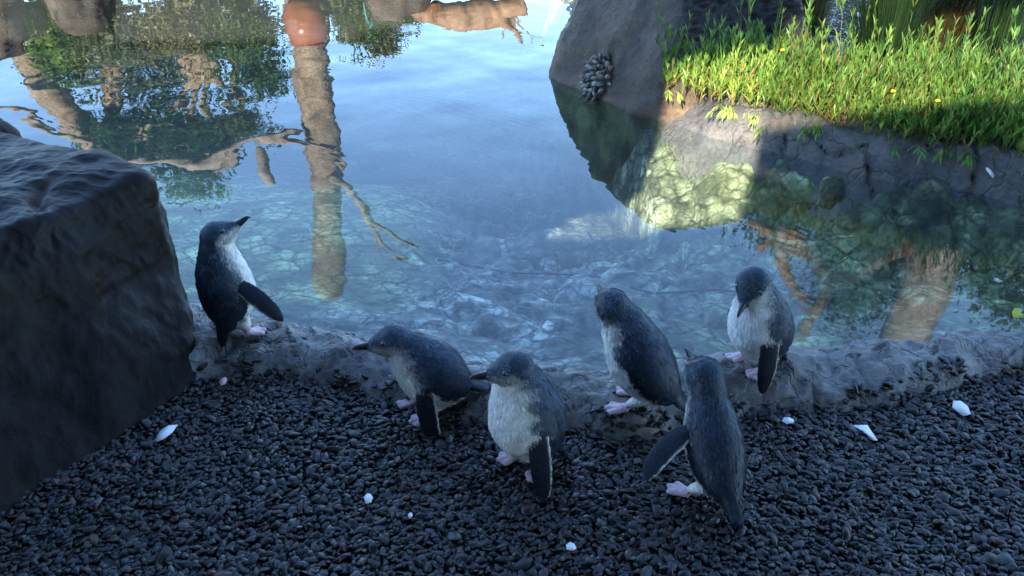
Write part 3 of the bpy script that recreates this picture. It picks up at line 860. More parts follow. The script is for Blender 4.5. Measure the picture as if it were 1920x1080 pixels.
    for fx, fy, fa in feet:
        hip = C2[iL] + Yv[iL] * (.55 * ra[iL] * (1 if fy > 0 else -1)) - D[iL] * rb[iL] * .25
        ank = np.array([fx - .004, fy, .014])
        k = np.linspace(0, 1, 16)
        PC = hip * (1 - k)[:, None] + ank * k[:, None]
        r = np.interp(k, [0, .6, .85, 1], [.024, .017, .010, .009])
        V, Fc, ri, ph = loft(PC, None, np.tile([1., 0, 0], (16, 1)), np.tile([0., 1, 0], (16, 1)), r, r, 24)
        w = sstep(.72, .82, k[ri])[:, None]
        B.add(V, Fc, WHITE * .9 * (1 - w) + PINK * w, np.tile([0., 0, -1], (len(V), 1)), 4)
        for da, tl in ((-24, .046), (0, .052), (24, .046)):
            an = R(fa + da); dr = np.array([math.cos(an), math.sin(an), 0]); sd = np.array([-dr[1], dr[0], 0])
            k = np.linspace(0, 1, 18)
            PC = np.array([fx - .010, fy, 0]) + dr * (k * tl)[:, None]
            PC[:, 2] = np.interp(k, [0, .2, .5, .85, 1], [.012, .012, .0075, .0055, .0045])
            r = np.interp(k, [0, .2, .6, .9, 1], [.0085, .0082, .0062, .0055, .003]); rw = r * 1.25
            V, Fc, ri, ph = loft(PC, None, np.tile([0, 0, 1.], (18, 1)), np.tile(sd, (18, 1)), rw, r, 16)
            B.add(V, Fc, np.tile(PINK, (len(V), 1)) * (1 + .15 * fbm(V, 150, 2, s=seed))[:, None], np.tile(dr, (len(V), 1)), 5)
            tip = PC[-1]
            cv, cf, _, _ = loft(np.array([tip - dr * .003, tip + dr * .004 + [0, 0, .0015], tip + dr * .0095 - [0, 0, .0015]]), None, np.tile([0, 0, 1.], (3, 1)), np.tile(sd, (3, 1)), np.array([.0026, .0024, .0004]), np.array([.003, .0026, .0004]), 8)
            mesh_obj('claw', cv, cf, MAT['claw'], root)
        for da in (-12, 12):                                     # web
            an = R(fa + da); dr = np.array([math.cos(an), math.sin(an), 0]); sd = np.array([-dr[1], dr[0], 0])
            k = np.linspace(0, 1, 12)
            PC = np.array([fx - .004, fy, 0]) + dr * (k * .040)[:, None]; PC[:, 2] = np.interp(k, [0, 1], [.008, .0045])
            rw = np.interp(k, [0, 1], [.004, .011])
            V, Fc, ri, ph = loft(PC, None, np.tile([0, 0, 1.], (12, 1)), np.tile(sd, (12, 1)), rw, np.full(12, .0028), 14)
            B.add(V, Fc, np.tile(PINK * [.6, .52, .56], (len(V), 1)), np.tile(dr, (len(V), 1)), 5)
    V = np.concatenate(B.V); SC = np.concatenate(B.C); SW = np.concatenate(B.W); SK = np.concatenate(B.K)
    tmp = mesh_obj('tmp', V, B.F, None)
    rm = tmp.modifiers.new('r', 'REMESH'); rm.mode = 'VOXEL'; rm.voxel_size = .0021; rm.use_smooth_shade = True
    sm = tmp.modifiers.new('s', 'SMOOTH'); sm.factor = .5; sm.iterations = 6
    dg = bpy.context.evaluated_depsgraph_get()
    me = bpy.data.meshes.new_from_object(tmp.evaluated_get(dg))
    bpy.data.objects.remove(tmp)
    me.name = 'body'
    kd = kdtree.KDTree(len(V))
    for i, v in enumerate(V): kd.insert(v, i)
    kd.balance()
    nV = len(me.vertices)
    co = np.empty(nV * 3, np.float32); me.vertices.foreach_get('co', co); co = co.reshape(-1, 3)
    no = np.empty(nV * 3, np.float32); me.vertices.foreach_get('normal', no); no = no.reshape(-1, 3)
    colr = np.empty((nV, 3)); idx = np.empty(nV, int)
    for i in range(nV):
        nb = kd.find_n(co[i], 4)
        ids = [q[1] for q in nb]; idx[i] = ids[0]
        wt_ = np.array([1 / (q[2] + .0006) for q in nb]); colr[i] = (SC[ids] * wt_[:, None]).sum(0) / wt_.sum()
    me.materials.clear(); me.materials.append(MAT['feather'])
    me.shade_smooth()
    set_color(me, colr)
    body = bpy.data.objects.new('body', me); col.objects.link(body); body.parent = root
    # feathers lie tail-ward over the body and head
    r2 = np.random.default_rng(seed)
    kinds = SK[idx]
    cand = np.where((kinds <= 3))[0]
    pick = r2.choice(cand, size=min(len(cand), 17000), replace=False)
    n_ = no[pick]; p_ = co[pick] + r2.normal(0, .0005, (len(pick), 3)); fl = SW[idx[pick]]
    fl = fl + r2.normal(0, .13, fl.shape)
    t_ = fl - n_ * (fl * n_).sum(1, keepdims=True); t_ /= np.linalg.norm(t_, axis=1, keepdims=True) + 1e-9
    b_ = np.cross(n_, t_)
    hd_ = (kinds[pick] == 1) | (kinds[pick] == 3)
    tl_ = kinds[pick] == 2
    ln = np.where(hd_, .0062, np.where(tl_, .014, .0125)) * r2.uniform(.75, 1.25, len(pick)); wd = np.where(hd_, .0014, .0025) * r2.uniform(.8, 1.2, len(pick))
    lift = np.where(hd_, .0010, .0019) * r2.uniform(.3, 1.3, len(pick))
    ruf = fbm(p_, 70, 2, s=seed + 40)
    lift = lift * (1 + .9 * np.clip(ruf, -.6, 1)) * np.where(kinds[pick] == 3, .35, 1)
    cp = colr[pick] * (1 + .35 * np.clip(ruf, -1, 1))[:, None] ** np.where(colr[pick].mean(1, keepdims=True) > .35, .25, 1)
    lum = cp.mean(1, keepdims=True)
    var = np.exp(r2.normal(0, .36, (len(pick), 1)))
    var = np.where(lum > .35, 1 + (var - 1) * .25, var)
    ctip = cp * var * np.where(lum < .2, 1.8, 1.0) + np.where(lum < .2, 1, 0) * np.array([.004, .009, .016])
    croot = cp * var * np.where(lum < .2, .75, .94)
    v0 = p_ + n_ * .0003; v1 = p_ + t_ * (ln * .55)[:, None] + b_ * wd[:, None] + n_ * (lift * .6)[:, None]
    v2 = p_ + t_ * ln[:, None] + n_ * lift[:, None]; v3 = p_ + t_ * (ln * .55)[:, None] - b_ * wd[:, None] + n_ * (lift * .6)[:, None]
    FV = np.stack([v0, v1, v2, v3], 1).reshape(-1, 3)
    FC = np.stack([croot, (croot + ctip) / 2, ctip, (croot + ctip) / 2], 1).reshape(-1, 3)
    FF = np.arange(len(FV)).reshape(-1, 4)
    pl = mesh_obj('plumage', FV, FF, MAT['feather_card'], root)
    set_color(pl.data, FC); pl['kind'] = 'stuff'
    # bill: upper mandible with hooked tip, lower mandible
    for up in (1, 0):
        k = np.linspace(0, 1, 22); bl = .042 if up else .037
        PC = base + hx * (.046 + k * bl)[:, None] + hz * (np.interp(k, [0, .5, .85, 1], [-.0055, -.0072, -.009, -.0135]) if up else np.interp(k, [0, .6, 1], [-.0128, -.0128, -.0118]))[:, None]
        w_ = np.interp(k, [0, .3, .7, .92, 1], [.0085, .0068, .0048, .003, .0008]) * (1 if up else .85); h_ = np.interp(k, [0, .3, .7, .92, 1], [.0082, .0066, .0052, .0036, .001]) * (1 if up else .58)
        bv, bf, _, _ = loft(PC, None, np.tile(hz, (22, 1)), np.tile(hy, (22, 1)), w_, h_, 20)
        mesh_obj('bill', bv, bf, MAT['bill'], root)
    for sd in (1, -1):
        ec = base + hx * .0225 + hz * .0095 + hy * sd * .0252
        out = hy * sd + hx * .35; out /= np.linalg.norm(out)
        for nm, rr, of, mt in (('eye', .0058, 0, 'iris'), ('pupil', .0040, .0028, 'pupil')):
            bm = bmesh.new(); bmesh.ops.create_uvsphere(bm, u_segments=16, v_segments=12, radius=rr)
            bmesh.ops.translate(bm, verts=bm.verts, vec=Vector(ec + out * of))
            e_ = bpy.data.meshes.new(nm); bm.to_mesh(e_); bm.free(); e_.shade_smooth(); e_.materials.append(MAT[mt])
            eo = bpy.data.objects.new(nm, e_); col.objects.link(eo)
            if nm == 'eye': eo.parent = root; eye = eo
            else: eo.parent = eye
    return root

def spot(px, py, ledge):
    z = 0.008
    for _ in range(6):
        p = on_z(px, py, z)
        if ledge: z = rim_at(p.x, p.y)
    p.z = z
    return p
# flipper = (direction at shoulder, direction at tip, outer-face normal, length, where on the spine, dorsal shift), in world axes
TC_ = (.0, -.8, .6)                                              # towards the viewer's side of the shore
build_penguin('penguin', 'slim dark penguin standing upright by the boulder with its bill raised', spot(452, 622, True), 48,
              (-.045, .020), [62, 84, 94, 88, 80], .236, fat=.97, head=(-30, 34, 0), seed=11,
              flip_r=((.7, -.25, -.35), (.6, .0, -.8), (.25, -.75, .5), .140, .62, .0), flip_l=((-.1, .4, -1), (-.2, .1, -1), (-.7, .7, .2), .13),
              feet=((.0, .034, 12), (.004, -.034, -12)))
build_penguin('penguin', 'penguin crouching low with its body stretched forward over the pebble edge', spot(775, 775, False), 188,
              (-.135, .066), [12, 30, 46, 46, 40], .200, fat=1.05, head=(6, 3, 0), seed=12, bright=1.2,
              flip_l=((.05, -.45, -.9), (.25, .1, -1), TC_, .150, .60, -.1), flip_r=((0, .3, -1), (.1, .1, -1), (0, 1, .2), .13),
              feet=((-.028, .03, 10), (-.002, -.032, -8)))
build_penguin('penguin', 'plump penguin with bright white breast standing on the pebbles in profile', spot(968, 880, False), 204,
              (-.085, .036), [40, 62, 76, 74, 68], .218, fat=1.14, head=(-12, 2, 0), seed=13, bright=1.05,
              flip_l=((.05, -.55, -.9), (.12, .0, -1), TC_, .165, .62, .0), flip_r=((0, .3, -1), (.1, .1, -1), (-.5, 1, .2), .13),
              feet=((-.042, .036, 12), (-.012, -.03, -10)))
build_penguin('penguin', 'blue grey penguin leaning out over the ledge and looking away across the water', spot(1165, 752, True), 156,
              (-.125, .040), [30, 46, 58, 58, 52], .240, fat=1.0, head=(-48, 14, 0), seed=14, bright=1.05,
              flip_l=((.5, -.30, -.75), (.7, .05, -.6), (-.2, -.9, .25), .125, .60, -.05), flip_r=((.3, .3, -1), (.1, .1, -1), (.4, 1, .2), .13),
              feet=((-.015, .036, 10), (-.015, -.03, -10)))
build_penguin('penguin', 'penguin with a white collar standing on the ledge and looking down', spot(1398, 690, True), 196,
              (-.078, .034), [45, 60, 72, 70, 64], .190, fat=1.06, head=(40, -26, 0), head_up=.022, seed=15,
              flip_l=((-.1, -.5, -.95), (-.05, .0, -1), (.05, -.85, .5), .155, .64, .0), flip_r=((-.75, .3, -.7), (-.5, .4, -.9), (-.5, -.3, .8), .06, .66, .0),
              feet=((-.020, .034, 8), (-.004, -.034, -6)))
build_penguin('penguin', 'dark penguin on the pebbles seen from behind with one flipper held out', spot(1318, 905, False), 105,
              (-.120, .042), [24, 40, 54, 58, 54], .240, fat=.80, head=(0, 14, 0), seed=16, bright=.95, head_s=1.06,
              flip_l=((-.85, -.35, -.25), (-.45, -.65, -.55), (-.15, -.5, .85), .140, .66, .1), flip_r=((.05, -.6, -.8), (.0, -.7, -.7), (1, .2, .2), .12),
              feet=((-.025, .048, 32), (-.01, -.034, -12)))

# ------------------------------------------------------------------ wood, leaves and plants
def smooth_line(pts, n):
    pts = np.array([list(p) for p in pts], float)
    k = np.concatenate([[0], np.cumsum(np.linalg.norm(np.diff(pts, axis=0), axis=1))]); k /= k[-1]
    q = np.linspace(0, 1, n)
    out = np.stack([np.interp(q, k, pts[:, i]) for i in range(3)], -1)
    for _ in range(max(1, n // 12)):
        out[1:-1] = (out[:-2] + 2 * out[1:-1] + out[2:]) / 4
    return out
def tube(pts, radii, n=14, m=40, rough=.12, seed=0):
    P = smooth_line(pts, m)
    r = np.interp(np.linspace(0, 1, m), np.linspace(0, 1, len(radii)), radii)
    T = np.gradient(P, axis=0); T /= np.linalg.norm(T, axis=1, keepdims=True)
    a0 = np.array([0.3, 1, .2]); A = np.cross(T, a0); A /= np.linalg.norm(A, axis=1, keepdims=True); Bv = np.cross(T, A)
    ph = np.linspace(0, 2 * np.pi, n, endpoint=False)
    V = P[:, None] + (A[:, None] * np.cos(ph)[None, :, None] + Bv[:, None] * np.sin(ph)[None, :, None]) * r[:, None, None]
    V2 = V.reshape(-1, 3)
    C = np.repeat(P, n, 0)
    k = 1 + rough * fbm(V2, 1.2 / max(r.max(), .01), 3, s=seed)
    V2 = C + (V2 - C) * k[:, None]
    f = grid_faces(m, n, True).tolist() + [list(range(n))[::-1], [(m - 1) * n + i for i in range(n)]]
    return V2, f
class Mesh:
    def __init__(s): s.V, s.F, s.C, s.n = [], [], [], 0
    def add(s, V, F, C=None):
        V = np.asarray(V, float)
        s.V.append(V); s.F += [[i + s.n for i in f] for f in F]; s.n += len(V)
        s.C.append(np.ones((len(V), 3)) if C is None else np.broadcast_to(C, (len(V), 3)))
    def build(s, name, mat, parent=None, color=False):
        o = mesh_obj(name, np.concatenate(s.V), s.F, mat, parent)
        if color: set_color(o.data, np.concatenate(s.C))
        return o
def leaf_cloud(centres, radii, n, size, c0, c1, aspect=2.6, seed=1, droop=.2):
    """n leaf faces in clumps spread through ellipsoids"""
    r = np.random.default_rng(seed)
    centres = np.array([list(c) for c in centres]); radii = np.array(radii, float)
    if radii.ndim == 1: radii = np.tile(radii[:, None], (1, 3))
    vol = radii.prod(1); k = r.choice(len(centres), n // 12 + 1, p=vol / vol.sum())
    d = r.normal(size=(len(k), 3)); d /= np.linalg.norm(d, axis=1, keepdims=True)
    tw = centres[k] + d * radii[k] * (r.random((len(k), 1)) ** .45)
    p = np.repeat(tw, 12, 0) + r.normal(0, size * 1.1, (len(tw) * 12, 3))
    dr = r.normal(size=p.shape); dr[:, 2] -= droop; dr /= np.linalg.norm(dr, axis=1, keepdims=True)
    sd = np.cross(dr, r.normal(size=p.shape)); sd /= np.linalg.norm(sd, axis=1, keepdims=True)
    ln = size * r.uniform(.6, 1.3, (len(p), 1)); wd = ln / aspect
    V = np.stack([p, p + dr * ln * .5 + sd * wd * .5, p + dr * ln, p + dr * ln * .5 - sd * wd * .5], 1).reshape(-1, 3)
    t = np.clip(r.random((len(p), 1)) * .6 + np.repeat(r.random((len(tw), 1)), 12, 0) * .4, 0, 1)
    c = np.array(c0) * (1 - t) + np.array(c1) * t
    return V, np.arange(len(V)).reshape(-1, 4), np.repeat(c, 4, 0)

def tree(name, label, trunk, rad, limbs, clumps, crad, n, size, c0, c1, seed, cat='tree', group='trees beyond the far bank'):
    o = empty(name, trunk[0]); tag(o, label, cat, group)
    off = np.array(list(trunk[0]))
    m = Mesh(); V, f = tube(trunk, rad, 16, 46, .16, seed); m.add(V - off, f); m.build('trunk', MAT['bark'], o)
    for k, (pts, r) in enumerate(limbs):
        m = Mesh(); V, f = tube(pts, r, 8, 26, .1, seed + k); m.add(V - off, f); m.build('branch', MAT['bark'], o)
    if n:
        V, f, c = leaf_cloud(clumps, crad, n, size, c0, c1, seed=seed)
        q = mesh_obj('crown', V - off, f, MAT['leaf'], o, smooth=False); set_color(q.data, c)
    return o
def gz(x, y):
    h = drop(ground_tree, x, y)
    return h[0].z if h else 0
ground_tree = bvh_of(ground)
def base_of(p, Y=None):
    x, y = p.x, p.y if Y is None else Y
    return Vector((x, y, gz(x, y) - .06))

# far bank: log post with its forked limb
D1 = 7.7
top = refl(622, 552, D1); low = refl(577, 40, D1)
post = empty('log_post', base_of(low)); tag(post, 'thick bare log post, bark brown with mossy band, mirrored tall in the water', 'log post')
po = np.array(list(post.location))
V, f = tube([post.location, low, refl(585, 130, D1), refl(600, 230, D1), refl(612, 380, D1), top], [.19, .15, .14, .135, .135, .13, .12], 22, 80, .22, 5)
mesh_obj('trunk', V - po, f, MAT['bark'], post)
for pts, r in (([(612, 330), (645, 360), (690, 405), (740, 435), (785, 456)], [.05, .035, .028, .02, .012]), ([(690, 405), (712, 450), (740, 475), (772, 497)], [.026, .02, .016, .009]), ([(700, 415), (706, 470)], [.014, .006])):
    V, f = tube([refl(x, y, D1 - .15) for x, y in pts], r, 9, 30, .15, 9)
    mesh_obj('branch', V - po, f, MAT['driftwood'], post)
# driftwood rail between the post and the leaning tree
rail_pts = [(-60, 205), (50, 218), (110, 262), (160, 285), (210, 300), (300, 303), (370, 314), (430, 302), (470, 278), (560, 268), (600, 280), (640, 318)]
o = empty('driftwood_rail', refl(300, 303, D1 - .2)); tag(o, 'crooked pale driftwood rail running from the leaning tree to the log post', 'driftwood')
oo = np.array(list(o.location))
V, f = tube([refl(x, y, D1 - .16) for x, y in rail_pts], [.03, .038, .03, .036, .034, .046, .05, .038, .032, .02], 12, 90, .25, 15)
mesh_obj('rail', V - oo, f, MAT['driftwood'], o)
V, f = tube([refl(445, 296, D1 - .16), refl(425, 318, D1 - .2), refl(405, 326, D1 - .2)], [.04, .03, .012], 9, 20, .15, 16)
mesh_obj('stub', V - oo, f, MAT['driftwood'], o)
V, f = tube([refl(485, 290, D1 - .16), refl(492, 315, D1 - .18), refl(515, 345, D1 - .18)], [.03, .06, .04], 10, 20, .1, 17)
mesh_obj('stub', V - oo, f, MAT['driftwood'], o)

GD, GL_ = (.045, .09, .02), (.18, .27, .06)
DD, DL = (.018, .05, .012), (.07, .14, .03)
OL, OLL = (.13, .15, .055), (.36, .38, .17)
# leaning tree on the left
D2 = 8.0
tree('leaning_tree', 'dark leaning tree with a sunlit side and dense dark green crown, mirrored beside the boulder',
     [base_of(refl(20, 60, D2)), refl(45, 90, D2), refl(95, 170, D2), refl(140, 240, D2), refl(190, 300, D2), refl(235, 350, D2)], [.17, .16, .155, .15, .13, .08],
     [([refl(150, 250, D2), refl(220, 262, D2), refl(330, 250, D2)], [.06, .04, .015])],
     [refl(200, 270, D2), refl(270, 262, D2 + .2), refl(350, 270, D2 + .2), refl(400, 285, D2 + .1), refl(240, 285, D2), refl(330, 340, D2), refl(390, 335, D2), refl(355, 360, D2)], [.22, .25, .26, .18, .2, .17, .15, .14], 9000, .06, DD, (.08, .19, .04), 21)
# pale slim tree
D3 = 8.3
tree('slim_tree', 'slim pale speckled trunk with olive leaves, mirrored between two sky gaps',
     [base_of(refl(222, 100, D3)), refl(222, 100, D3), refl(208, 170, D3), refl(214, 215, D3), refl(200, 265, D3)], [.12, .11, .10, .08, .05], [],
     [refl(150, 110, D3), refl(165, 140, D3 + .3), refl(270, 130, D3 + .3), refl(240, 110, D3 + .4), refl(330, 150, D3 + .5)], [.32, .2, .35, .35, .25], 8000, .05, OL, OLL, 22)
# many-stemmed tree with weeping leaves
D4 = 8.2
stems = []
for q in ([(385, 40), (350, 130), (345, 200), (318, 255)], [(388, 40), (366, 140), (362, 220), (380, 290)], [(392, 40), (388, 150), (380, 200), (425, 260)], [(430, 40), (436, 110), (446, 200), (470, 290)], [(372, 90), (352, 170), (300, 205)], [(395, 120), (425, 185), (480, 225)]):
    stems.append(([refl(x, y, D4) for x, y in q], [.05, .04, .03, .012]))
tree('weeping_tree', 'many stemmed tree with thin branches and hanging leaves, mirrored next to the log post',
     [base_of(refl(390, 30, D4)), refl(390, 30, D4), refl(380, 100, D4), refl(372, 150, D4)], [.10, .085, .07, .05], stems,
     [refl(310, 215, D4), refl(350, 240, D4), refl(420, 225, D4), refl(470, 150, D4), refl(455, 245, D4), refl(500, 130, D4 + .2), refl(520, 145, D4), refl(510, 255, D4), refl(400, 265, D4)], [.2, .2, .18, .22, .2, .2, .14, .1, .2], 7000, .055, GD, (.15, .24, .05), 23)
def shrub(name, label, centres, rad, n, size, c0, c1, seed, group='shrubs along the far bank', mat='leaf'):
    b = base_of(centres[0])
    o = empty(name, b); tag(o, label, 'shrub', group); off = np.array(list(b))
    for k, c in enumerate(centres):
        V, f = tube([b + Vector((.02 * k, 0, 0)), (b + c) / 2 + Vector((.05, 0, 0)), c], [.03, .02, .008], 7, 14, .1, seed + k)
        mesh_obj('stem', V - off, f, MAT['bark'], o)
    V, f, c = leaf_cloud(centres, rad, n, size, c0, c1, seed=seed)
    q = mesh_obj('foliage', V - off, f, MAT['leaf'], o, smooth=False); set_color(q.data, c)
    return o
shrub('grassy_shrub', 'bright green grassy shrub, lightest of the bank plants', [refl(85, 60, 8.0), refl(120, 90, 8.1), refl(70, 45, 7.9)], [.28, .25, .2], 6000, .06, (.09, .18, .025), (.28, .42, .09), 31)
shrub('silver_shrub', 'grey green round shrub beside the bright grassy one', [refl(210, 55, 7.9), refl(240, 80, 8.1), refl(185, 75, 8.0)], [.3, .28, .25], 7000, .05, (.11, .15, .075), (.34, .40, .23), 32)
shrub('olive_shrub', 'olive shrub with reddish stems under the many stemmed tree', [refl(330, 40, 7.9), refl(370, 70, 8.1), refl(300, 70, 8.2)], [.3, .3, .3], 7000, .05, (.12, .12, .04), (.33, .32, .13), 33)
shrub('dark_shrub', 'dark leafy shrub against the thick log post', [refl(450, 35, 7.9), refl(480, 60, 8.2), refl(430, 60, 8.1)], [.28, .25, .3], 6500, .055, (.04, .08, .02), (.15, .22, .05), 34)
shrub('clipped_bush', 'small isolated olive bush with feathery tips beyond the log post', [refl(690, 45, 7.7), refl(660, 60, 7.7), refl(715, 72, 7.7)], [.22, .14, .16], 5200, .045, (.09, .11, .03), (.28, .30, .10), 35)
shrub('bank_bush', 'dense dark green bush under the feathery one', [refl(640, 15, 7.4), refl(700, 18, 7.4), refl(760, 30, 7.5)], [.14, .16, .12], 5000, .04, DD, GL_, 36)
# rocks, pot and logs at the far waterline
def far_rock(label, px, w, h, Y, seed, mat='big_rock', name='bank_rock'):
    c = refl(px, 10, Y)
    a = [(c.x + w * math.cos(t) * random.uniform(.8, 1.1), Y + .3 * math.sin(t) * random.uniform(.8, 1.1)) for t in np.linspace(0, 2 * math.pi, 9)[:-1]]
    s = lambda k: [(c.x + (x - c.x) * k, Y + (y - Y) * k) for x, y in a]
    o = loft_rock(name, [(-.6, s(1.1)), (.05, s(1.05)), (h * .6, s(.95)), (h, s(.7))], MAT[mat], nu=80, per=8, disp=(.06, 3, .02, 9), seed=seed, smooth=2, extra=lambda P, N: (0, np.where(P[:, 2:3] < .03, np.array([.12, .16, .08]), 1.0)))  # painted dark below the waterline to hide the sunlit flanks
    tag(o, label, 'rock', 'rocks along the far waterline'); return o
far_rock('low grey rock block at the far waterline beside the bright grassy shrub', 150, .30, .30, 7.15, 41)
far_rock('tall weathered rock at the far waterline near the leaning tree', -30, .3, .62, 7.3, 42)
far_rock('broad grey rock slab at the far waterline between post and orange log', 745, .30, .2, 7.2, 44)
c = refl(572, 18, 7.35); zb = gz(c.x, 7.35)
pot = empty('clay_pot', (c.x, 7.35, zb)); tag(pot, 'round glazed red brown clay pot at the foot of the log post', 'pot')
prof = [(0.0, .0), (.10, .0), (.15, .06), (.19, .16), (.18, .26), (.13, .34), (.12, .37), (.145, .39), (.135, .40), (.11, .385), (.11, .3)]
n = 32; ph = np.linspace(0, 2 * np.pi, n, endpoint=False)
pv = np.array([[r * math.cos(a), r * math.sin(a), z - .01] for r, z in prof for a in ph])
MAT['glaze'] = plain('clay_glaze', (.30, .11, .05), .18, .6, .25, 8)
mesh_obj('vessel', pv, grid_faces(len(prof), n, True), MAT['glaze'], pot)
lg = [refl(775, 22, 7.15), refl(830, 28, 7.1), refl(880, 30, 7.1), refl(930, 22, 7.1), refl(985, 6, 7.1)]
lo = empty('orange_log', lg[2]); tag(lo, 'weathered orange log with knot holes lying on the far waterline rocks', 'log'); l0 = np.array(list(lg[2]))
V, f = tube(lg, [.05, .10, .12, .09, .08], 16, 60, .3, 51); mesh_obj('trunk', V - l0, f, MAT['orange_wood'], lo)
V, f = tube([lg[3], lg[3] + Vector((.12, -.05, .12)), lg[3] + Vector((.2, -.05, .25))], [.05, .035, .012], 10, 20, .2, 52); mesh_obj('stub', V - l0, f, MAT['orange_wood'], lo)
hs = empty('garden_hose', base_of(refl(690, 10, 7.3))); h0 = np.array(list(hs.location)); tag(hs, 'thin teal green hose hanging over the far bank rocks', 'hose')
V, f = tube([hs.location, refl(682, 6, 7.1), refl(688, 40, 7.15), refl(697, 62, 7.2), base_of(refl(700, 40, 7.4))], [.009] * 3, 8, 50, .05, 54); mesh_obj('pipe', V - h0, f, MAT['hose'], hs)
tw = base_of(refl(955, 20, 7.5)); to = empty('twiggy_plant', tw); tag(to, 'sparse leafless twiggy plant alone on the far bank', 'plant'); t0 = np.array(list(tw))
for k, q in enumerate(([(962, 25), (968, 60), (990, 72), (1020, 76)], [(960, 25), (962, 60), (975, 82)], [(955, 25), (945, 60), (940, 80)], [(958, 25), (955, 70)], [(965, 30), (985, 55), (1000, 82)])):
    V, f = tube([tw] + [refl(x, y, 7.5) for x, y in q], [.014, .010, .005], 6, 26, .1, k); mesh_obj('twig', V - t0, f, MAT['bark'], to)

# right side, behind the green plants: big post, driftwood and dark trees seen mirrored in the channel
D5 = 5.9
pt = refl(1695, 645, D5); pl_ = refl(1790, 380, D5); pb = base_of(refl(1830, 300, D5))
o = empty('log_post', pb); po = np.array(list(pb)); tag(o, 'thick pale log post with a blunt top, mirrored in the channel under the plants', 'log post')
V, f = tube([pb, pl_, refl(1735, 530, D5), refl(1705, 610, D5), pt], [.24, .22, .19, .17, .19, .17], 22, 70, .2, 61); mesh_obj('trunk', V - po, f, MAT['driftwood'], o)
dw = refl(1560, 522, D5 - .1)
o = empty('driftwood_branch', dw); d0 = np.array(list(dw)); tag(o, 'forked crooked driftwood branch fixed to the pale log post', 'driftwood')
for k, (q, r) in enumerate((([(1403, 420), (1440, 430), (1500, 446), (1530, 480), (1560, 522), (1620, 515), (1680, 470), (1760, 470)], [.04, .05, .04, .05, .06, .05, .05, .06]),
             ([(1425, 470), (1432, 455), (1468, 462), (1470, 500), (1490, 545), (1525, 575)], [.035, .045, .05, .04, .04, .02]), ([(1468, 462), (1510, 475), (1545, 505), (1560, 522)], [.04, .045, .05, .05]),
             ([(1508, 618), (1530, 585), (1550, 555), (1560, 522)], [.055, .05, .045, .04]))):
    V, f = tube([refl(x, y, D5 - .12) for x, y in q], r, 10, 44, .22, 65 + k); mesh_obj('branch', V - d0, f, MAT['orange_wood'] if k != 3 else MAT['driftwood'], o)
for k, (q, label) in enumerate((([(1460, 340), (1520, 330), (1500, 390), (1580, 380), (1600, 440), (1450, 400)], 'dark green tree behind the plants nearest the rock outcrop'),
                                ([(1640, 360), (1680, 420), (1620, 470), (1720, 390), (1660, 520), (1600, 560)], 'dark green tree just before the pale log post'),
                                ([(1850, 400), (1900, 470), (1860, 540), (1930, 560), (1840, 470)], 'dark green tree just past the pale log post'))):
    cs = [refl(x, y, 6.3) for x, y in q]; b = base_of(cs[0])
    tree('dark_tree', label, [b, (b + cs[0]) / 2 + Vector((.1, 0, 0)), cs[0], cs[2]], [.1, .08, .06, .03], [([cs[0], c_], [.035, .01]) for c_ in cs[1:]], cs, [.30] * len(cs), 6500, .055, DD, (.05, .11, .03), 71 + k, group='dark trees behind the green plants')

# gravel flat behind the plants
gx = np.arange(1.0, 5.2, .1); gy = np.linspace(0, 1, 20)
XX, TT = np.meshgrid(gx, gy, indexing='ij'); XX = XX.ravel(); TT = TT.ravel()
YY = Bl(XX) + .5 + TT * (7.6 - Bl(XX) - .5)
ZZ = .205 + .03 * sstep(4, 6, YY) + .01 * fbm(np.stack([XX, YY, XX * 0], -1), 2, 2)
flat = mesh_obj('gravel_flat', np.stack([XX, YY, ZZ], -1), grid_faces(len(gx), 20)[:, ::-1], MAT['gravel_base'])
tag(flat, kind='structure')
n = 26000
qx = rng.uniform(1.35, 3.9, n); qy = rng.uniform(3.3, 6.0, n)
k = (qy > Bl(qx) + .55)
qx, qy = qx[k], qy[k]
qz = .207 + .03 * sstep(4, 6, qy) + .01 * fbm(np.stack([qx, qy, qx * 0], -1), 2, 2) + rng.uniform(-.003, .004, len(qx))
pebbles('pebble_gravel', np.stack([qx, qy, qz], -1), .013, 'grey pebbles on the flat behind the rush clumps', 1.9)

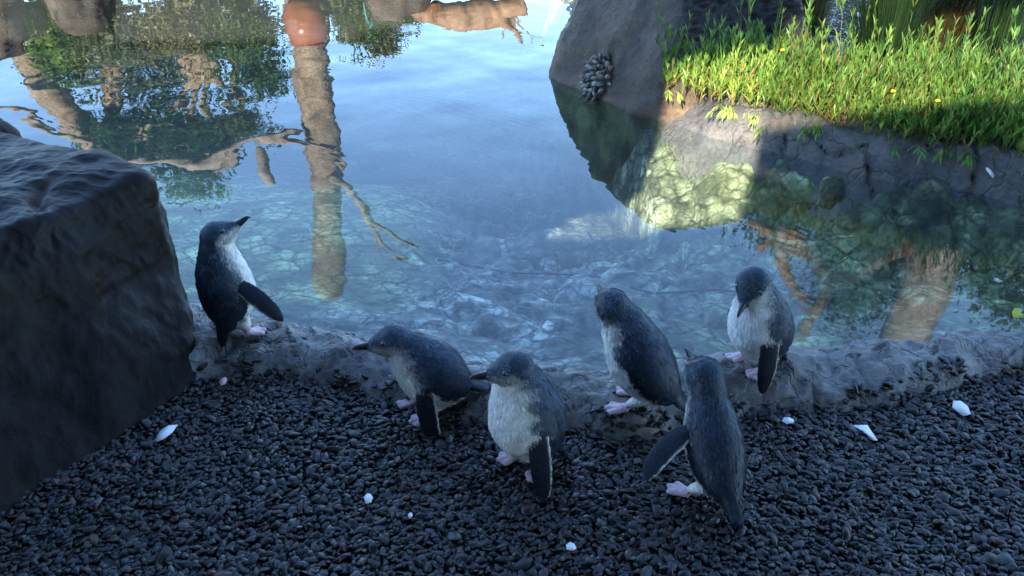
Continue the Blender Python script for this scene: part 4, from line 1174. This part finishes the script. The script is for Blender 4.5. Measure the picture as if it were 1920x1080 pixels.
# low leafy green plants on the bank
def ground_cover(n, seed):
    r = np.random.default_rng(seed)
    V, C, Fq = [], [], []
    xs = r.uniform(.66, 3.5, n * 2); off = r.beta(1.1, 1.4, n * 2) * .95 + .02
    ys = Bl(xs) + .06 + off
    fr = sstep(.0, .35, off)
    clump = fbm(np.stack([xs, ys, xs * 0], -1), 3.5, 3, s=101)
    clump2 = fbm(np.stack([xs, ys, xs * 0], -1), 2.0, 3, s=105) + .45 * sstep(1.1, 1.7, xs)
    inside = (clump > -.38) & (off < .72 + .25 * clump) & ~((xs < .80) & (off > .30)) & ~((xs < 1.40) & (off > .34 + (xs - .8) * .3))
    xs, ys, off, fr, clump, clump2 = (q[inside][:n] for q in (xs, ys, off, fr, clump, clump2))
    for i in range(len(xs)):
        z0 = float(bank_z(off[i] + .06)) - .01
        tall = 1.8 if r.random() < .12 else 1.0
        h = tall * (.06 + .085 * fr[i]) * r.uniform(.6, 1.4) * (1 + .35 * clump[i])
        out = np.array([r.normal(0, .35), -1.0 * (1 - fr[i]) * r.uniform(.1, 1.2) + r.normal(0, .3), 0])
        hang = off[i] < .06 and r.random() < .22
        if hang: out = np.array([r.normal(0, .5), -1.1, -.4]); h *= .9
        base = np.array([xs[i], ys[i], z0]); d0 = out * .5 + np.array([0, 0, 1.0 if not hang else .35]); d0 /= np.linalg.norm(d0)
        d1 = out * .35 + np.array([0, 0, 1.1 if not hang else -.2]); d1 /= np.linalg.norm(d1)
        nl = r.integers(8, 12)
        yl = np.clip(r.normal(.32, .22) + .25 * (1 - fr[i]), 0, 1)
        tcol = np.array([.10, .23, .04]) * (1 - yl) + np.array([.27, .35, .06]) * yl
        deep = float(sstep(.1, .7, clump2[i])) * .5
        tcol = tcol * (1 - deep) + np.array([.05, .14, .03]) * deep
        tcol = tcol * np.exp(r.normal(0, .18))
        P = lambda t: base + (d0 * t * (1 - .5 * t) + d1 * .5 * t * t) * h
        # stem
        w = np.array([.0016, 0, 0])
        a_, b_, c_ = P(0), P(.5), P(1.0)
        k0 = len(V); V += [a_ - w, a_ + w, b_ + w, b_ - w, c_ + w * .5, c_ - w * .5]
        sc_ = np.array([.30, .20, .06]) if r.random() < .4 else tcol * .9
        C += [sc_, sc_, sc_, sc_, tcol, tcol]; Fq += [(k0, k0 + 1, k0 + 2, k0 + 3), (k0 + 3, k0 + 2, k0 + 4, k0 + 5)]
        for j in range(nl):
            t = r.uniform(.12, 1.0) if j > 2 else 1.0
            p = P(t); an = j * 2.4 + r.normal(0, .3)
            dr = np.array([math.cos(an), math.sin(an), 0]) * (.75 - .35 * t) + d1 * (.6 + .6 * t); dr /= np.linalg.norm(dr)
            ln = r.uniform(.036, .066) * (1.1 - .25 * t); wd = ln * r.uniform(.065, .10)
            sd = np.cross(dr, [0, 0, 1.0]); sd /= np.linalg.norm(sd) + 1e-9
            up = np.cross(sd, dr)
            m_ = p + dr * ln * .55 + up * ln * .07; e_ = p + dr * ln - up * ln * .03
            old = r.random() < (.04 if t > .4 else .22)
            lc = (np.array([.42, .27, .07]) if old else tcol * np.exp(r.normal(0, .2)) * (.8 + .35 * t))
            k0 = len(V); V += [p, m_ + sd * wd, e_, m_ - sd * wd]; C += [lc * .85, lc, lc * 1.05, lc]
            Fq.append((k0, k0 + 1, k0 + 2, k0 + 3))
    return np.array(V), Fq, np.array(C)
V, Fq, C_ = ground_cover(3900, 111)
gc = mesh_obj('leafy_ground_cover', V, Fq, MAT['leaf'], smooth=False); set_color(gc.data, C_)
tag(gc, 'bright green low leafy plants spilling over the rock ledge', 'ground cover', kind='stuff')
# tiny yellow flowers
gct = bvh_of(gc)
for x, y, lb in ((1673, 172, 'tiny round yellow flower in front of the dark green rush clump'), (1467, 95, 'tiny pale flower beside the dark wet rock'), (1757, 190, 'tiny round yellow flower below the rust brown rushes')):
    h_ = cast(gct, x, y)
    if not h_: continue
    bm = bmesh.new(); bmesh.ops.create_icosphere(bm, subdivisions=2, radius=.010)
    for v in bm.verts: v.co.z *= .6; v.co *= 1 + .15 * math.sin(7 * math.atan2(v.co.y, v.co.x))
    me = bpy.data.meshes.new('flower'); bm.to_mesh(me); bm.free(); me.materials.append(MAT['yellow'])
    o = bpy.data.objects.new('flower', me); col.objects.link(o); o.location = h_[0] + Vector((0, -.004, .004))
    tag(o, lb, 'flower', 'yellow flowers in the ground cover')

# rush clumps
def rush(label, px, py, Y, n, h, spread, c0, c1, seed, lean=0.0):
    r = np.random.default_rng(seed)
    b = on_z(px, py, .2)
    V, C, Fq = [], [], []
    for i in range(n):
        a = r.uniform(0, 6.28); q = r.random() ** .6
        p = np.array([b.x + math.cos(a) * q * spread * .45, b.y + math.sin(a) * q * spread * .45, .19])
        d = np.array([math.cos(a) * q * spread * r.uniform(.3, 1.2) + lean, math.sin(a) * q * spread * r.uniform(.3, 1.2), 0])
        hh = h * r.uniform(.55, 1.1)
        t = r.random(); c = (np.array(c0) * (1 - t) + np.array(c1) * t) * np.exp(r.normal(0, .2))
        w = r.uniform(.0014, .0026); wv = np.array([math.cos(a + 1.3), math.sin(a + 1.3), 0]) * w
        k0 = len(V)
        for s_ in (0, .35, .7, 1.0):
            pp = p + np.array([0, 0, hh * s_]) + d * s_ ** 1.8
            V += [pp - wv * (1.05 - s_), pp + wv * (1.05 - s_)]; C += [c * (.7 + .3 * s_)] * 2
        for s_ in range(3): Fq.append((k0 + 2 * s_, k0 + 2 * s_ + 1, k0 + 2 * s_ + 3, k0 + 2 * s_ + 2))
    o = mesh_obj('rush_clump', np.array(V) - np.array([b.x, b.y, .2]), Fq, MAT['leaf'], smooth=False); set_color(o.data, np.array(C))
    o.location = (b.x, b.y, .2)
    tag(o, label, 'rush'); return o
rush('dense dark green rush clump in the middle of the plants', 1640, 168, 4.0, 900, .75, .22, (.015, .035, .012), (.05, .10, .025), 121, -.03)
rush('rush clump with rust brown dead stems among green ones', 1745, 112, 4.35, 800, .85, .26, (.10, .035, .012), (.05, .08, .02), 122, .02)
rush('fine yellow green rushes beside the dark rock', 1505, 65, 4.35, 600, .7, .26, (.09, .10, .025), (.22, .20, .07), 123)
rush('fine green rushes at the gravel past the brown clump', 1850, 118, 4.3, 600, .7, .30, (.02, .05, .015), (.06, .12, .03), 124, .05)

# mussel cluster on the rock
hit = cast(rock_trees, 1120, 142)
mc = empty('mussel_cluster', hit[0]); tag(mc, 'round cluster of grey brown mussels clinging to the brown rock', 'mussels')
def mussel_mesh():
    nu, nv = 14, 12; V = []
    for i in range(nu):
        t = i / (nu - 1)
        wd = .78 * math.sin(math.pi * min(1, t ** .75)) ** .8; th = .50 * math.sin(math.pi * t ** .8) ** .8
        for j in range(nv):
            a = 2 * math.pi * j / nv
            ridge = 1 + (.06 if j in (0, nv // 2) else 0)
            V.append(((math.cos(a) * wd * ridge) * .9 + .1 * math.sin(math.pi * t), math.sin(a) * th, t * 2 - .4))
    f = grid_faces(nu, nv, True).tolist() + [list(range(nv)), [(nu - 1) * nv + j for j in range(nv)]]
    return V, f
mv, mf = mussel_mesh()
shared = []
for c in ((.09, .08, .07), (.16, .135, .10), (.23, .195, .145), (.05, .046, .042), (.31, .27, .21)):
    me = bpy.data.meshes.new('mussel_shell'); me.from_pydata(mv, [], mf); me.shade_smooth(); me.materials.append(MAT['mussel'])
    cc = np.tile(c, (len(mv), 1)) * (.75 + .5 * np.array([abs(math.sin(9 * v[2])) for v in mv]))[:, None]
    set_color(me, cc); shared.append(me)
nrm = hit[1] if hit[1].dot(ray(1120, 142)) < 0 else -hit[1]
tx = nrm.cross(Vector((0, 0, 1))).normalized(); ty = nrm.cross(tx).normalized()
for i in range(74):
    q = math.sqrt((i + .4) / 74); a = i * 2.39996
    lx, ly = math.cos(a) * q * .150, math.sin(a) * q * .118
    h_ = .052 * math.sqrt(max(0, 1 - q * q))
    dirv = (nrm * (1.0 - .35 * q) + (tx * math.cos(a) + ty * math.sin(a)) * q * .9 + Vector((random.gauss(0, .22), random.gauss(0, .22), random.gauss(0, .22)))).normalized()
    o = bpy.data.objects.new('mussel_shell', random.choice(shared)); col.objects.link(o); o.parent = mc
    s_ = random.uniform(.016, .024)
    o.scale = (s_ * random.uniform(.85, 1.1), s_, s_ * random.uniform(.9, 1.2))
    o.location = tx * lx + ty * ly + nrm * (h_ - .018)
    o.rotation_euler = (dirv.to_track_quat('Z', 'Y') @ Matrix.Rotation(random.uniform(0, 6.28), 3, 'Z').to_quaternion()).to_euler()

# white shell flakes
def flake(label, px, py, w, h, pts, z=.016, mat='shell', rz=0, tilt=.12, trees=None):
    if trees:
        hh = cast(trees, px, py); p = hh[0] + Vector((0, 0, .006))
    else: p = on_z(px, py, z)
    sc = 1 / 1663 * (p - Vector((0, 0, CAM_H))).length
    W, H = w * sc, h * sc / max(.3, -ray(px, py).normalized().z)
    n = len(pts); V = [(x * W, y * H, -.016 * (x * x) * W / .03 - .004 * y * y + random.uniform(-.0012, .0012)) for x, y in pts]; V2 = [(x * .96, y * .96, z_ - .0022) for x, y, z_ in V]
    V = V + V2 + [(0, 0, .0), (0, 0, -.002)]
    f = [(i, (i + 1) % n, 2 * n) for i in range(n)] + [((i + 1) % n + n, i + n, 2 * n + 1) for i in range(n)] + [(i, i + n, (i + 1) % n + n, (i + 1) % n) for i in range(n)]
    o = mesh_obj('shell_flake', V, f, MAT[mat])
    o.location = p; o.rotation_euler = (tilt, -tilt * .5, rz)
    tag(o, label, 'shell flake', 'pale shell flakes scattered on the shore'); return o
LEAFP = [(-.5, -.42), (-.3, .12), (.05, .38), (.5, .5), (.42, .05), (.2, -.3), (-.2, -.42)]
CHIP = [(-.5, .1), (-.25, .45), (.2, .4), (.5, .1), (.35, -.4), (-.2, -.5)]
KITE = [(-.5, .5), (.3, .4), (.5, -.45), (.2, -.5), (-.15, 0)]
flake('long leaf shaped white flake on the pebbles beside the big boulder', 308, 810, 30, 26, LEAFP, .02)
flake('small white chip on the pebbles below the crouching penguin', 690, 933, 17, 15, CHIP, .02)
flake('tiny white speck on the pebbles between the small chip and the plump penguin', 769, 965, 9, 8, CHIP, .02)
flake('thin white chip on the pebbles in front of the plump penguin', 1070, 1023, 21, 12, CHIP, .02, rz=-.5)
flake('flat white chip at the foot of the ledge beside the dark penguin', 1478, 787, 21, 9, CHIP, .02)
flake('kite shaped white flake on the pebbles, largest near the ledge', 1623, 808, 30, 24, KITE, .02)
flake('squarish white flake on the pebbles near the end of the ledge', 1803, 763, 26, 20, CHIP, .022)
flake('pinkish flake at the pebble edge beside the big boulder', 418, 713, 14, 12, CHIP, .022, 'pink_shell')
flake('white flake on the grey gravel behind the rush clumps', 1615, 27, 18, 9, CHIP, .235)
flake('small white flake lying on the cracked rock ledge under the plants', 1855, 322, 8, 10, CHIP, trees=rock_trees, tilt=.5)
bt_ = bvh_of(bed)
flake('white flake sunk on the pond bed in the channel', 1870, 525, 18, 8, CHIP, trees=bt_)
# thin dark cable on the pond bed
def on_bed(px, py):
    h = cast(bt_, px, py); return h[0] + Vector((0, 0, .004))
cb = [on_bed(x, y) for x, y in ((820, 488), (900, 503), (960, 514), (1040, 515), (1120, 520), (1180, 538), (1220, 553), (1290, 548), (1340, 545), (1420, 552))]
o = empty('cable', cb[0]); tag(o, 'thin dark green cable lying across the pond bed rocks', 'cable')
V, f = tube(cb, [.004] * 3, 7, 90, .2, 131); mesh_obj('wire', V - np.array(list(cb[0])), f, MAT['cable'], o)
# yellow leaf on the pond bed
flake('yellow leaf sunk on the pond bed near the channel edge', 1908, 590, 26, 16, LEAFP, trees=bt_, mat='yellow')['category'] = 'leaf'
